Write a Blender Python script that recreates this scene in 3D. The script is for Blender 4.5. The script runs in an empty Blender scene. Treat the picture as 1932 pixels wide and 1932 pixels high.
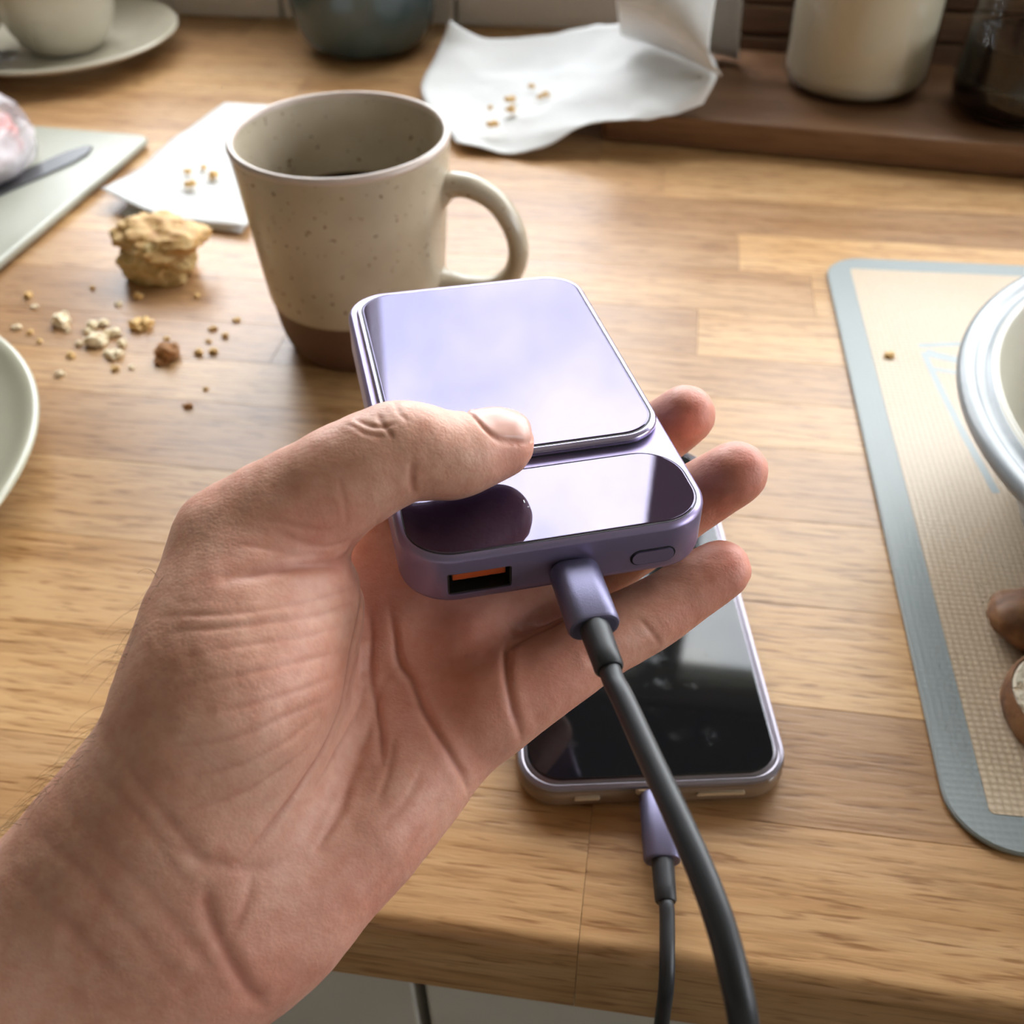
import bpy, bmesh, math, random
import numpy as np
from mathutils import Vector, Matrix

S = bpy.context.scene
COL = S.collection
rnd = random.Random(7)

# ------------------------------------------------------------------ camera, world, exposure
cam_d = bpy.data.cameras.new('camera')
cam = bpy.data.objects.new('camera', cam_d)
COL.objects.link(cam)
cam.matrix_world = Matrix(((0.98935411, -0.0895797, 0.11469052, 0.0),
                           (0.14509163, 0.6681641, -0.72972951, 0.0),
                           (-0.01126313, 0.73860153, 0.67404817, 0.275),
                           (0, 0, 0, 1)))
cam_d.sensor_width = 36.0
cam_d.lens = 36.0
cam_d.clip_start = 0.01
cam_d.clip_end = 100
cam_d.dof.use_dof = True
cam_d.dof.focus_distance = 0.232
cam_d.dof.aperture_fstop = 17.0
S.camera = cam

S.view_settings.view_transform = 'Standard'
S.view_settings.look = 'None'
S.view_settings.gamma = 1.0
S.view_settings.use_curve_mapping = False
S.view_settings.exposure = 0.5
S.cycles.max_bounces = 6
S.cycles.use_adaptive_sampling = True
S.cycles.adaptive_threshold = 0.1
S.cycles.adaptive_min_samples = 12
S.cycles.diffuse_bounces = 3
S.cycles.glossy_bounces = 3
S.cycles.transmission_bounces = 6
S.cycles.transparent_max_bounces = 10
S.cycles.caustics_reflective = False
S.cycles.caustics_refractive = False
S.cycles.sample_clamp_indirect = 6.0

SKY = 9.0
world = bpy.data.worlds.new('sky')
S.world = world
world.use_nodes = True
nt = world.node_tree
nt.nodes.clear()
def wn(t): return nt.nodes.new(t)
out = wn('ShaderNodeOutputWorld'); bg = wn('ShaderNodeBackground')
tc = wn('ShaderNodeTexCoord'); nz = wn('ShaderNodeTexNoise'); rp = wn('ShaderNodeValToRGB')
nz.inputs['Scale'].default_value = 5.5; nz.inputs['Detail'].default_value = 5; nz.inputs['Roughness'].default_value = 0.55
rp.color_ramp.elements[0].position = 0.36; rp.color_ramp.elements[0].color = (0.66, 0.70, 0.82, 1)
rp.color_ramp.elements[1].position = 0.60; rp.color_ramp.elements[1].color = (1.0, 0.985, 0.95, 1)
sep = wn('ShaderNodeSeparateXYZ'); gr = wn('ShaderNodeValToRGB'); mx = wn('ShaderNodeMix')
gr.color_ramp.elements[0].position = 0.49; gr.color_ramp.elements[0].color = (0, 0, 0, 1)
gr.color_ramp.elements[1].position = 0.53; gr.color_ramp.elements[1].color = (1, 1, 1, 1)
mr = wn('ShaderNodeMapRange'); mr.inputs['From Min'].default_value = -1; mr.inputs['From Max'].default_value = 1
mx.data_type = 'RGBA'
mx.inputs['A'].default_value = (0.13, 0.14, 0.11, 1)
L_ = nt.links.new
L_(tc.outputs['Generated'], nz.inputs['Vector']); L_(nz.outputs['Fac'], rp.inputs['Fac'])
L_(tc.outputs['Generated'], sep.inputs['Vector']); L_(sep.outputs['Z'], mr.inputs['Value'])
L_(mr.outputs['Result'], gr.inputs['Fac']); L_(gr.outputs['Color'], mx.inputs['Factor'])
L_(rp.outputs['Color'], mx.inputs['B']); L_(mx.outputs['Result'], bg.inputs['Color'])
bg.inputs['Strength'].default_value = SKY
L_(bg.outputs['Background'], out.inputs['Surface'])

def portal(name, loc, rot, sx, sy):
    l = bpy.data.lights.new(name, 'AREA'); l.shape = 'RECTANGLE'; l.size = sx; l.size_y = sy
    l.cycles.is_portal = True
    o = bpy.data.objects.new(name, l); COL.objects.link(o); o.location = loc; o.rotation_euler = rot
    return o
# sky portals in the kitchen window and in an added side window that fills from the right
WX0, WX1, WZ0, WZ1 = -0.66, 1.55, 0.105, 0.92
portal('window_portal', ((WX0 + WX1) / 2, 0.97, (WZ0 + WZ1) / 2), (-math.pi / 2, 0, 0), WX1 - WX0, WZ1 - WZ0)
portal('fill_window_portal', (2.08, 0.0, 0.5), (0, math.pi / 2, 0), 0.8, 1.2)

# ------------------------------------------------------------------ helpers
def link(o, parent=None):
    COL.objects.link(o)
    if parent is not None: o.parent = parent
    return o
def mesh_obj(name, verts, faces, mat=None, parent=None, smooth=True, sharp=None):
    me = bpy.data.meshes.new(name)
    me.from_pydata([tuple(v) for v in verts], [], [tuple(f) for f in faces])
    return finish(name, me, mat, parent, smooth, sharp)
def finish(name, me, mat, parent, smooth=True, sharp=None):
    bm = bmesh.new(); bm.from_mesh(me); bmesh.ops.recalc_face_normals(bm, faces=bm.faces); bm.to_mesh(me); bm.free()
    if smooth:
        me.polygons.foreach_set('use_smooth', [True] * len(me.polygons))
        if sharp: me.set_sharp_from_angle(angle=math.radians(sharp))
    if mat: me.materials.append(mat)
    return link(bpy.data.objects.new(name, me), parent)
def thing(name, label, cat, loc=(0, 0, 0), rotz=0.0, group=None):
    o = bpy.data.objects.new(name, None); o.empty_display_size = 0.02
    COL.objects.link(o); o.location = loc; o.rotation_euler = (0, 0, rotz)
    return tag(o, label, cat, group)
def tag(o, label, cat, group=None, kind=None):
    o['label'] = label; o['category'] = cat
    if group: o['group'] = group
    if kind: o['kind'] = kind
    return o
def struct(o, label=None):
    o['kind'] = 'structure'
    if label: o['label'] = label
    return o
def box_data(x0, x1, y0, y1, z0, z1, off=0):
    v = [(x0, y0, z0), (x1, y0, z0), (x1, y1, z0), (x0, y1, z0), (x0, y0, z1), (x1, y0, z1), (x1, y1, z1), (x0, y1, z1)]
    f = [(0, 3, 2, 1), (4, 5, 6, 7), (0, 1, 5, 4), (1, 2, 6, 5), (2, 3, 7, 6), (3, 0, 4, 7)]
    return v, [tuple(i + off for i in q) for q in f]
def boxes(name, lst, mat, parent=None, bevel=0.0):
    V, Fs = [], []
    for b in lst:
        v, f = box_data(*b, off=len(V)); V += v; Fs += f
    me = bpy.data.meshes.new(name); me.from_pydata(V, [], Fs)
    if bevel:
        bm = bmesh.new(); bm.from_mesh(me)
        bmesh.ops.bevel(bm, geom=list(bm.edges), offset=bevel, segments=2, affect='EDGES', profile=0.5)
        bm.to_mesh(me); bm.free()
    o = finish(name, me, mat, parent, smooth=bool(bevel))
    if bevel:
        wnm = o.modifiers.new('flat_faces', 'WEIGHTED_NORMAL'); wnm.weight = 100
    return o
def rrect(hx, hy, r, n=8):
    r = max(min(r, hx, hy), 1e-5)
    pts = []
    for cx, cy, a0 in ((hx - r, hy - r, 0), (-hx + r, hy - r, 90), (-hx + r, -hy + r, 180), (hx - r, -hy + r, 270)):
        for i in range(n + 1):
            a = math.radians(a0 + 90 * i / n); pts.append((cx + r * math.cos(a), cy + r * math.sin(a)))
    return pts
def prism_data(hx, hy, r, layers, n=8, c=(0, 0), cap=True):
    # stacked rounded rectangles: layers = [(inset, z), ...]
    V, Fs = [], []
    m = 4 * (n + 1)
    if cap:   # extra ring keeps the caps flat under smooth shading
        layers = [(layers[0][0] + 0.0002, layers[0][1])] + list(layers) + [(layers[-1][0] + 0.0002, layers[-1][1])]
    for ins, z in layers:
        V += [(x + c[0], y + c[1], z) for x, y in rrect(hx - ins, hy - ins, max(r - ins, 0.0002), n)]
    for k in range(len(layers) - 1):
        for i in range(m):
            j = (i + 1) % m
            Fs.append((k * m + i, k * m + j, (k + 1) * m + j, (k + 1) * m + i))
    if cap:
        Fs.append(tuple(reversed(range(m)))); Fs.append(tuple(range((len(layers) - 1) * m, len(layers) * m)))
    return V, Fs
def prism(name, hx, hy, r, layers, mat, parent=None, n=8, c=(0, 0), sharp=40):
    V, Fs = prism_data(hx, hy, r, layers, n, c)
    return mesh_obj(name, V, Fs, mat, parent, True, sharp)
def edge_layers(z0, z1, b, n=4):
    # rounded edges at bottom and top
    lo = [(b - b * math.sin(math.pi / 2 * i / n), z0 + b - b * math.cos(math.pi / 2 * i / n)) for i in range(n + 1)]
    hi = [(b - b * math.cos(math.pi / 2 * i / n), z1 - b + b * math.sin(math.pi / 2 * i / n)) for i in range(n + 1)]
    return lo + hi
def lathe(name, prof, mat, parent=None, seg=72, c=(0, 0, 0), sharp=None):
    V, Fs = [], []; rings = []
    for r, z in prof:
        if r < 1e-6:
            rings.append([len(V)]); V.append((c[0], c[1], c[2] + z))
        else:
            rings.append(list(range(len(V), len(V) + seg)))
            V += [(c[0] + r * math.cos(2 * math.pi * i / seg), c[1] + r * math.sin(2 * math.pi * i / seg), c[2] + z) for i in range(seg)]
    for a, b in zip(rings, rings[1:]):
        for i in range(seg):
            j = (i + 1) % seg
            if len(a) == 1 and len(b) == 1: continue
            if len(a) == 1: Fs.append((a[0], b[i], b[j]))
            elif len(b) == 1: Fs.append((a[i], a[j], b[0]))
            else: Fs.append((a[i], a[j], b[j], b[i]))
    return mesh_obj(name, V, Fs, mat, parent, True, sharp)
def smooth_prof(pts, n=6):
    P = [Vector((p[0], p[1], 0)) for p in pts]
    return [(max(v.x, 0.0), v.y) for v in catmull(P, n)]
def catmull(P, n=8):
    P = [Vector(p) for p in P]
    Q = [P[0] * 2 - P[1]] + P + [P[-1] * 2 - P[-2]]
    res = []
    for i in range(1, len(Q) - 2):
        a, b, c_, d = Q[i - 1], Q[i], Q[i + 1], Q[i + 2]
        for k in range(n):
            t = k / n
            res.append(0.5 * ((2 * b) + (c_ - a) * t + (2 * a - 5 * b + 4 * c_ - d) * t * t + (3 * b - a - 3 * c_ + d) * t ** 3))
    res.append(P[-1].copy())
    return res
def tube(name, path, rad, mat, parent=None, seg=16, flat=None, round_end=True):
    P = [Vector(p) for p in path]; n = len(P)
    if not hasattr(rad, '__len__'): rad = [rad] * n
    V, Fs = [], []
    t0 = (P[1] - P[0]).normalized()
    up = Vector((0, 0, 1)) if abs(t0.z) < 0.9 else Vector((1, 0, 0))
    u = t0.cross(up).normalized()
    if flat: u = Vector(flat[2]).normalized()
    for i in range(n):
        t = (P[min(i + 1, n - 1)] - P[max(i - 1, 0)]).normalized()
        u = (u - t * u.dot(t)).normalized(); w = t.cross(u)
        for k in range(seg):
            a = 2 * math.pi * k / seg
            fu, fw = (flat[0], flat[1]) if flat else (1, 1)
            V.append(P[i] + u * math.cos(a) * rad[i] * fu + w * math.sin(a) * rad[i] * fw)
    for i in range(n - 1):
        for k in range(seg):
            j = (k + 1) % seg
            Fs.append((i * seg + k, i * seg + j, (i + 1) * seg + j, (i + 1) * seg + k))
    Fs.append(tuple(reversed(range(seg)))); Fs.append(tuple(range((n - 1) * seg, n * seg)))
    return mesh_obj(name, V, Fs, mat, parent, True, 50)
def vnoise(P, seed=0):
    # smooth value noise on an (N,3) array
    P = np.asarray(P, float); i = np.floor(P).astype(np.int64); f = P - i; f = f * f * (3 - 2 * f)
    def h(x, y, z):
        n = (x * 374761393 + y * 668265263 + z * 2147483647 + seed * 974711) & 0xFFFFFFFF
        n = ((n ^ (n >> 13)) * 1274126177) & 0xFFFFFFFF
        return ((n ^ (n >> 16)) & 0xFFFF) / 65535.0
    r = 0
    for dx in (0, 1):
        for dy in (0, 1):
            for dz in (0, 1):
                w = (f[:, 0] if dx else 1 - f[:, 0]) * (f[:, 1] if dy else 1 - f[:, 1]) * (f[:, 2] if dz else 1 - f[:, 2])
                r = r + w * h(i[:, 0] + dx, i[:, 1] + dy, i[:, 2] + dz)
    return r * 2 - 1
def blob_mesh(name, sx, sy, sz, amp, freq, seed, sub=3, flat=0.0, octs=3):
    bm = bmesh.new(); bmesh.ops.create_icosphere(bm, subdivisions=sub, radius=1.0)
    V = np.array([v.co[:] for v in bm.verts])
    d = np.zeros(len(V)); a = amp; fq = freq
    for o_ in range(octs):
        d += a * vnoise(V * fq + 17.3 * o_, seed + o_); a *= 0.55; fq *= 2.1
    V2 = V * (1 + d)[:, None] * np.array([sx, sy, sz])
    if flat: V2[:, 2] = np.maximum(V2[:, 2], -sz * flat)
    V2[:, 2] -= V2[:, 2].min()
    for v, c_ in zip(bm.verts, V2): v.co = c_
    me = bpy.data.meshes.new(name); bm.to_mesh(me); bm.free()
    return me
def sheet(name, ctrl, mat, parent=None, n=10, amp=0.0, freq=60, seed=3, thick=0.0004, ridge=0.0):
    # ctrl: rows of 3D control points -> smooth crumpled sheet
    rows = [catmull(r, n) for r in ctrl]
    cols = [catmull([r[i] for r in rows], n) for i in range(len(rows[0]))]
    nu, nv = len(cols), len(cols[0])
    V = np.array([[tuple(p) for p in c_] for c_ in cols]).reshape(-1, 3)
    if amp:
        d = amp * vnoise(V * freq, seed) + 0.5 * amp * vnoise(V * freq * 2.3, seed + 5)
        if ridge: d += ridge * (1 - np.abs(vnoise(V * freq * 0.55 + 9, seed + 2)) * 2.2)
        V[:, 2] += d
    Fs = [(i * nv + j, (i + 1) * nv + j, (i + 1) * nv + j + 1, i * nv + j + 1) for i in range(nu - 1) for j in range(nv - 1)]
    o = mesh_obj(name, V, Fs, mat, parent, True)
    m = o.modifiers.new('thickness', 'SOLIDIFY'); m.thickness = thick; m.offset = 1
    return o

# ------------------------------------------------------------------ materials
def mat(name, color=(0.8, 0.8, 0.8), rough=0.5, metal=0.0, **kw):
    m = bpy.data.materials.new(name); m.use_nodes = True
    b = m.node_tree.nodes['Principled BSDF']
    b.inputs['Base Color'].default_value = (*color, 1); b.inputs['Roughness'].default_value = rough; b.inputs['Metallic'].default_value = metal
    for k, v in kw.items():
        b.inputs[k.replace('_', ' ')].default_value = v
    return m
class NT:
    def __init__(s, m): s.t = m.node_tree; s.b = s.t.nodes['Principled BSDF']
    def n(s, t, **kw):
        x = s.t.nodes.new(t)
        for k, v in kw.items(): setattr(x, k, v)
        return x
    def l(s, a, b): s.t.links.new(a, b)
    def coord(s, kind='Object', scale=(1, 1, 1), rot=(0, 0, 0), rand=False):
        tcn = s.n('ShaderNodeTexCoord'); mp = s.n('ShaderNodeMapping')
        mp.inputs['Scale'].default_value = scale; mp.inputs['Rotation'].default_value = rot
        s.l(tcn.outputs[kind], mp.inputs['Vector'])
        if rand:
            oi = s.n('ShaderNodeObjectInfo'); ml = s.n('ShaderNodeMath', operation='MULTIPLY'); ml.inputs[1].default_value = 37.0
            s.l(oi.outputs['Random'], ml.inputs[0]); cb = s.n('ShaderNodeCombineXYZ')
            for i in range(3): s.l(ml.outputs[0], cb.inputs[i])
            s.l(cb.outputs[0], mp.inputs['Location'])
        return mp.outputs['Vector']
    def noise(s, vec, scale=5, detail=3, rough=0.5, dist=0.0):
        x = s.n('ShaderNodeTexNoise'); s.l(vec, x.inputs['Vector'])
        x.inputs['Scale'].default_value = scale; x.inputs['Detail'].default_value = detail
        x.inputs['Roughness'].default_value = rough; x.inputs['Distortion'].default_value = dist
        return x.outputs['Fac']
    def ramp(s, fac, stops):
        x = s.n('ShaderNodeValToRGB'); e = x.color_ramp.elements
        while len(e) < len(stops): e.new(0.5)
        for el, (p, c) in zip(e, stops):
            el.position = p; el.color = (*c, 1) if len(c) == 3 else c
        s.l(fac, x.inputs['Fac']); return x.outputs['Color']
    def mix(s, fac, a, b, blend='MIX'):
        x = s.n('ShaderNodeMix', data_type='RGBA', blend_type=blend)
        for k, v in (('Factor', fac), ('A', a), ('B', b)):
            if hasattr(v, 'is_linked'): s.l(v, x.inputs[k])
            else: x.inputs[k].default_value = v if k == 'Factor' else (*v, 1)
        return x.outputs['Result']
    def math(s, op, a, b=0.0):
        x = s.n('ShaderNodeMath', operation=op)
        for i, v in enumerate((a, b)):
            if hasattr(v, 'is_linked'): s.l(v, x.inputs[i])
            else: x.inputs[i].default_value = v
        return x.outputs[0]
    def bump(s, h, strength=0.3, dist=0.001, normal=None):
        x = s.n('ShaderNodeBump'); x.inputs['Strength'].default_value = strength; x.inputs['Distance'].default_value = dist
        s.l(h, x.inputs['Height'])
        if normal is not None: s.l(normal, x.inputs['Normal'])
        return x.outputs['Normal']
    def color(s, c): s.l(c, s.b.inputs['Base Color'])
    def normal(s, c): s.l(c, s.b.inputs['Normal'])

def wood(name, dark, mid, light, rough=0.36, rnd_amt=0.35, sc=1.0, pores=True, coat=0.0):
    m = mat(name, mid, rough); t = NT(m)
    v1 = t.coord('Object', (5 * sc, 60 * sc, 60 * sc), rand=True)
    v2 = t.coord('Object', (26 * sc, 330 * sc, 330 * sc), rand=True)
    v3 = t.coord('Object', (60 * sc, 620 * sc, 620 * sc), rand=True)
    n1 = t.noise(v1, 1.0, 4, 0.55, 0.6); n2 = t.noise(v2, 1.0, 4, 0.6, 0.3); n3 = t.noise(v3, 1.0, 2, 0.5, 0.25)
    base = t.ramp(n1, [(0.25, dark), (0.5, mid), (0.75, light)])
    fib = t.ramp(n2, [(0.32, (0.62, 0.55, 0.48)), (0.52, (1, 1, 1))])
    c = t.mix(0.75, base, fib, 'MULTIPLY')
    if pores:
        po = t.ramp(n3, [(0.30, (0.50, 0.38, 0.28)), (0.44, (1, 1, 1))])
        c = t.mix(0.8, c, po, 'MULTIPLY')
    oi = t.n('ShaderNodeObjectInfo')
    var = t.ramp(oi.outputs['Random'], [(0.0, (0.66, 0.60, 0.59)), (0.35, (0.90, 0.86, 0.84)), (0.6, (1.0, 1.0, 1.0)), (1.0, (1.16, 1.14, 1.06))])
    c = t.mix(rnd_amt, c, t.mix(1.0, c, var, 'MULTIPLY'))
    t.color(c)
    t.normal(t.bump(t.math('ADD', t.math('MULTIPLY', n2, 0.5), n3), 0.25, 0.0004))
    rr = t.n('ShaderNodeMapRange'); rr.inputs['To Min'].default_value = rough - 0.06; rr.inputs['To Max'].default_value = rough + 0.12
    t.l(n1, rr.inputs['Value']); t.l(rr.outputs['Result'], t.b.inputs['Roughness'])
    t.b.inputs['Specular IOR Level'].default_value = 0.42
    if coat: t.b.inputs['Coat Weight'].default_value = coat; t.b.inputs['Coat Roughness'].default_value = 0.25
    return m
def speckle(name, base, spot, rough=0.3, amt=0.17, scale=260, tone=None):
    m = mat(name, base, rough); t = NT(m)
    v = t.coord('Object')
    n = t.noise(v, scale, 2, 0.6); lo = t.noise(v, 28, 3)
    b = t.ramp(lo, [(0.3, tone or tuple(c * 0.85 for c in base)), (0.7, base)])
    s_ = t.ramp(n, [(amt, (1, 1, 1)), (amt + 0.035, (0, 0, 0))])
    t.color(t.mix(s_, b, spot)); t.normal(t.bump(lo, 0.12, 0.001))
    return m
def glass(name, color=(1, 1, 1), rough=0.0):
    # window and vessel glass: clear, with a Fresnel sheen
    m = bpy.data.materials.new(name); m.use_nodes = True; t = m.node_tree; t.nodes.clear()
    o = t.nodes.new('ShaderNodeOutputMaterial'); mixs = t.nodes.new('ShaderNodeMixShader'); tr = t.nodes.new('ShaderNodeBsdfTransparent')
    gl = t.nodes.new('ShaderNodeBsdfGlossy'); fr = t.nodes.new('ShaderNodeFresnel')
    tr.inputs['Color'].default_value = (*color, 1); gl.inputs['Roughness'].default_value = rough
    ge = t.nodes.new('ShaderNodeNewGeometry'); mp_ = t.nodes.new('ShaderNodeMapRange')   # same reflectance on both sides of the pane
    mp_.inputs['To Min'].default_value = 1.45; mp_.inputs['To Max'].default_value = 1 / 1.45
    t.links.new(ge.outputs['Backfacing'], mp_.inputs['Value']); t.links.new(mp_.outputs['Result'], fr.inputs['IOR'])
    t.links.new(fr.outputs[0], mixs.inputs[0]); t.links.new(tr.outputs[0], mixs.inputs[1]); t.links.new(gl.outputs[0], mixs.inputs[2])
    t.links.new(mixs.outputs[0], o.inputs['Surface'])
    return m

M = {}
M['oak'] = wood('oak', (0.42, 0.225, 0.090), (0.53, 0.31, 0.14), (0.60, 0.38, 0.19), 0.31, 0.9)
M['oak_joint'] = mat('oak_joint', (0.16, 0.08, 0.035), 0.7)
M['walnut'] = wood('walnut', (0.12, 0.056, 0.026), (0.185, 0.092, 0.045), (0.25, 0.135, 0.07), 0.34, 0.2, 1.0, False)
M['dark_wood'] = wood('dark_wood', (0.045, 0.020, 0.010), (0.10, 0.050, 0.024), (0.17, 0.09, 0.045), 0.5, 0.2, 1.0, False)
M['plaster'] = mat('plaster', (0.86, 0.81, 0.74), 0.85)
M['ceiling_paint'] = mat('ceiling_paint', (0.88, 0.86, 0.82), 0.9)
M['floor_tile'] = mat('floor_tile', (0.16, 0.12, 0.09), 0.6)
M['wall_tile'] = mat('wall_tile', (0.78, 0.73, 0.68), 0.22)
M['grout'] = mat('grout', (0.42, 0.40, 0.37), 0.9)
M['cabinet'] = mat('cabinet', (0.62, 0.58, 0.51), 0.5)
M['cabinet_dark'] = mat('cabinet_dark', (0.06, 0.055, 0.05), 0.8)
M['white_paint'] = mat('white_paint', (0.80, 0.79, 0.77), 0.45)
M['pane'] = glass('pane', (0.97, 0.985, 0.98))
M['clear_glass'] = glass('clear_glass', (0.94, 0.96, 0.95), 0.02)

# ------------------------------------------------------------------ room
YW = 0.893
struct(boxes('floor', [(-1.9, 2.1, -2.7, YW + 0.07, -0.95, -0.90)], M['floor_tile']))
struct(boxes('ceiling', [(-1.9, 2.1, -2.7, YW + 0.07, 1.60, 1.65)], M['ceiling_paint']))
struct(boxes('wall_left', [(-1.9, -1.8, -2.7, YW + 0.07, -0.9, 1.6)], M['plaster']))
struct(boxes('wall_right', [(2.0, 2.1, -2.7, -0.6, -0.9, 1.6), (2.0, 2.1, 0.6, YW + 0.07, -0.9, 1.6), (2.0, 2.1, -0.6, 0.6, -0.9, 0.1), (2.0, 2.1, -0.6, 0.6, 0.9, 1.6)], M['plaster']))
struct(boxes('wall_rear', [(-1.8, 2.0, -2.7, -2.6, -0.9, 1.6)], M['plaster']))
wb = struct(boxes('wall_back', [(-1.8, WX0, YW, YW + 0.07, -0.9, 1.6), (WX1, 2.0, YW, YW + 0.07, -0.9, 1.6),
                                (WX0, WX1, YW, YW + 0.07, -0.9, WZ0), (WX0, WX1, YW, YW + 0.07, WZ1, 1.6)], M['grout']))
x = -1.68
while x < 1.9:
    boxes('tile', [(x + 0.001, x + 0.1485, YW - 0.006, YW, 0.0, 0.098)], M['wall_tile'], wb, bevel=0.0012)
    x += 0.15
# joint of two tiles sits right of the teal cup
win = struct(boxes('window_1', [(WX0, WX0 + 0.05, 0.905, 0.945, WZ0, WZ1), (WX1 - 0.05, WX1, 0.905, 0.945, WZ0, WZ1),
                                (WX0 + 0.05, WX1 - 0.05, 0.907, 0.943, WZ0, WZ0 + 0.045), (WX0 + 0.05, WX1 - 0.05, 0.907, 0.943, WZ1 - 0.05, WZ1)], M['white_paint'], bevel=0.003))
for bx in ((-0.302, -0.275), (0.028, 0.085)):
    boxes('window_bar', [(bx[0], bx[1], 0.900, 0.950, WZ0 + 0.04, WZ1 - 0.04)], M['white_paint'], win, bevel=0.003)
boxes('window_sill', [(WX0 - 0.02, WX1 + 0.02, YW - 0.012, 0.925, WZ0 - 0.012, WZ0 + 0.006)], M['white_paint'], win, bevel=0.003)
for a, b in ((WX0 + 0.05, -0.302), (-0.275, 0.028), (0.085, WX1 - 0.05)):
    boxes('pane', [(a, b, 0.923, 0.927, WZ0 + 0.045, WZ1 - 0.05)], M['pane'], win)
w2 = struct(boxes('fill_window', [(2.03, 2.07, -0.6, -0.56, 0.1, 0.9), (2.03, 2.07, 0.56, 0.6, 0.1, 0.9), (2.03, 2.07, -0.02, 0.02, 0.14, 0.86),
                               (2.032, 2.068, -0.56, 0.56, 0.86, 0.9), (2.032, 2.068, -0.56, 0.56, 0.1, 0.14)], M['white_paint'], bevel=0.003))  # unseen side window, added as fill light from the right
for a, b in ((-0.56, -0.02), (0.02, 0.56)):
    boxes('pane', [(2.048, 2.052, a, b, 0.14, 0.86)], M['pane'], w2)

# ------------------------------------------------------------------ oak worktop of glued staves
YF = 0.125
TH = 0.036
top = thing('kitchen_worktop', 'oiled oak worktop glued up from staves under everything', 'worktop', (0, YF, -TH))
boxes('core', [(-1.75, 1.95, 0.012, YW - YF - 0.002, 0.0, TH - 0.0012)], M['oak_joint'], top)
rows = [0.125, 0.172, 0.2165, 0.262, 0.3075, 0.353, 0.386, 0.4194, 0.461, 0.5033]
while rows[-1] + 0.042 < YW - 0.03: rows.append(rows[-1] + 0.042)
rows.append(YW - 0.001)
joints0 = {0: [-0.0035], 4: [], 8: [0.083], 5: [-0.36, 0.33]}
for k in range(len(rows) - 1):
    y0, y1 = rows[k], rows[k + 1]
    xs = []
    xx = -1.75 + rnd.uniform(0, 0.3)
    fix = joints0.get(k)
    while xx < 1.95:
        if fix is None or all(abs(xx - f) > 0.28 for f in fix): xs.append(xx)
        xx += rnd.uniform(0.32, 0.62)
    xs = sorted([-1.75] + xs + (fix or []) + [1.95])
    xs = [a for i, a in enumerate(xs) if i == 0 or a - xs[i - 1] > 0.05]
    for x0, x1 in zip(xs, xs[1:]):
        g = 0.00007
        hx, hy = (x1 - x0) / 2 - g, (y1 - y0) / 2 - g
        if k == 0:
            # front stave: eased front edge
            r_ = 0.005
            prof = [(hy, -TH / 2), (-hy + 0.001, -TH / 2), (-hy, -TH / 2 + 0.001)] + [(-hy + r_ - r_ * math.cos(a), TH / 2 - r_ + r_ * math.sin(a)) for a in [math.radians(90 * i / 6) for i in range(7)]] + [(hy, TH / 2)]
            n_ = len(prof)
            V = [(-hx, p[0], p[1]) for p in prof] + [(hx, p[0], p[1]) for p in prof]
            Fs = [(i, (i + 1) % n_, n_ + (i + 1) % n_, n_ + i) for i in range(n_)] + [tuple(range(n_)), tuple(reversed(range(n_, 2 * n_)))]
            o = mesh_obj('stave', V, Fs, M['oak'], top, True, 40)
        else:
            o = boxes('stave', [(-hx, hx, -hy, hy, -TH / 2, TH / 2)], M['oak'], top, bevel=0.00012)
        o.location = ((x0 + x1) / 2, (y0 + y1) / 2 - YF, TH / 2)

cab = thing('base_cabinet', 'off-white base cabinet with two flat doors below the oak worktop', 'cabinet', (0, 0.16, -0.9))
boxes('carcass', [(-1.75, 1.95, 0.006, 0.70, 0.08, 0.9 - TH - 0.001)], M['cabinet_dark'], cab)
boxes('plinth', [(-1.75, 1.95, 0.05, 0.07, 0.0, 0.08)], M['cabinet_dark'], cab)
xd = [-1.26, -0.6595, -0.0575, 0.5445, 1.146]
for a, b in zip(xd, xd[1:]):
    boxes('door', [(a + 0.002, b - 0.002, -0.017, 0.003, 0.09, 0.9 - TH - 0.003)], M['cabinet'], cab, bevel=0.0015)

# ------------------------------------------------------------------ power bank
M['bank_metal'] = mat('bank_metal', (0.30, 0.25, 0.42), 0.36, 0.75)
M['bank_trim'] = mat('bank_trim', (0.42, 0.37, 0.56), 0.22, 0.9)
M['bank_mirror'] = bpy.data.materials.new('bank_mirror'); M['bank_mirror'].use_nodes = True
_t = M['bank_mirror'].node_tree; _t.nodes.clear()
_o = _t.nodes.new('ShaderNodeOutputMaterial'); _a = _t.nodes.new('ShaderNodeAddShader'); _d = _t.nodes.new('ShaderNodeBsdfDiffuse'); _g = _t.nodes.new('ShaderNodeBsdfGlossy')
_d.inputs['Color'].default_value = (0.020, 0.010, 0.022, 1); _g.inputs['Color'].default_value = (0.090, 0.083, 0.116, 1); _g.inputs['Roughness'].default_value = 0.02
_t.links.new(_d.outputs[0], _a.inputs[0]); _t.links.new(_g.outputs[0], _a.inputs[1]); _t.links.new(_a.outputs[0], _o.inputs['Surface'])
M['gap_black'] = mat('gap_black', (0.010, 0.008, 0.012), 0.6)
M['usb_orange'] = mat('usb_orange', (0.42, 0.065, 0.010), 0.45)
M['port_metal'] = mat('port_metal', (0.10, 0.085, 0.075), 0.3, 0.8)
M['mark_white'] = mat('mark_white', (0.75, 0.78, 0.78), 0.5)
bank = thing('power_bank', 'slim lavender power bank with mirrored panels held in the hand', 'power bank')
BX = Matrix(((0.93102153, -0.36487569, 0.00803961, -0.03377852),
             (0.36426338, 0.93037267, 0.04145954, 0.20607875),
             (-0.02260741, -0.03567118, 0.99910784, 0.12542095), (0, 0, 0, 1)))
bank.matrix_world = BX @ Matrix.Translation((0, 0, -0.0134))
TB = 0.0134     # local z of the top face
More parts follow.
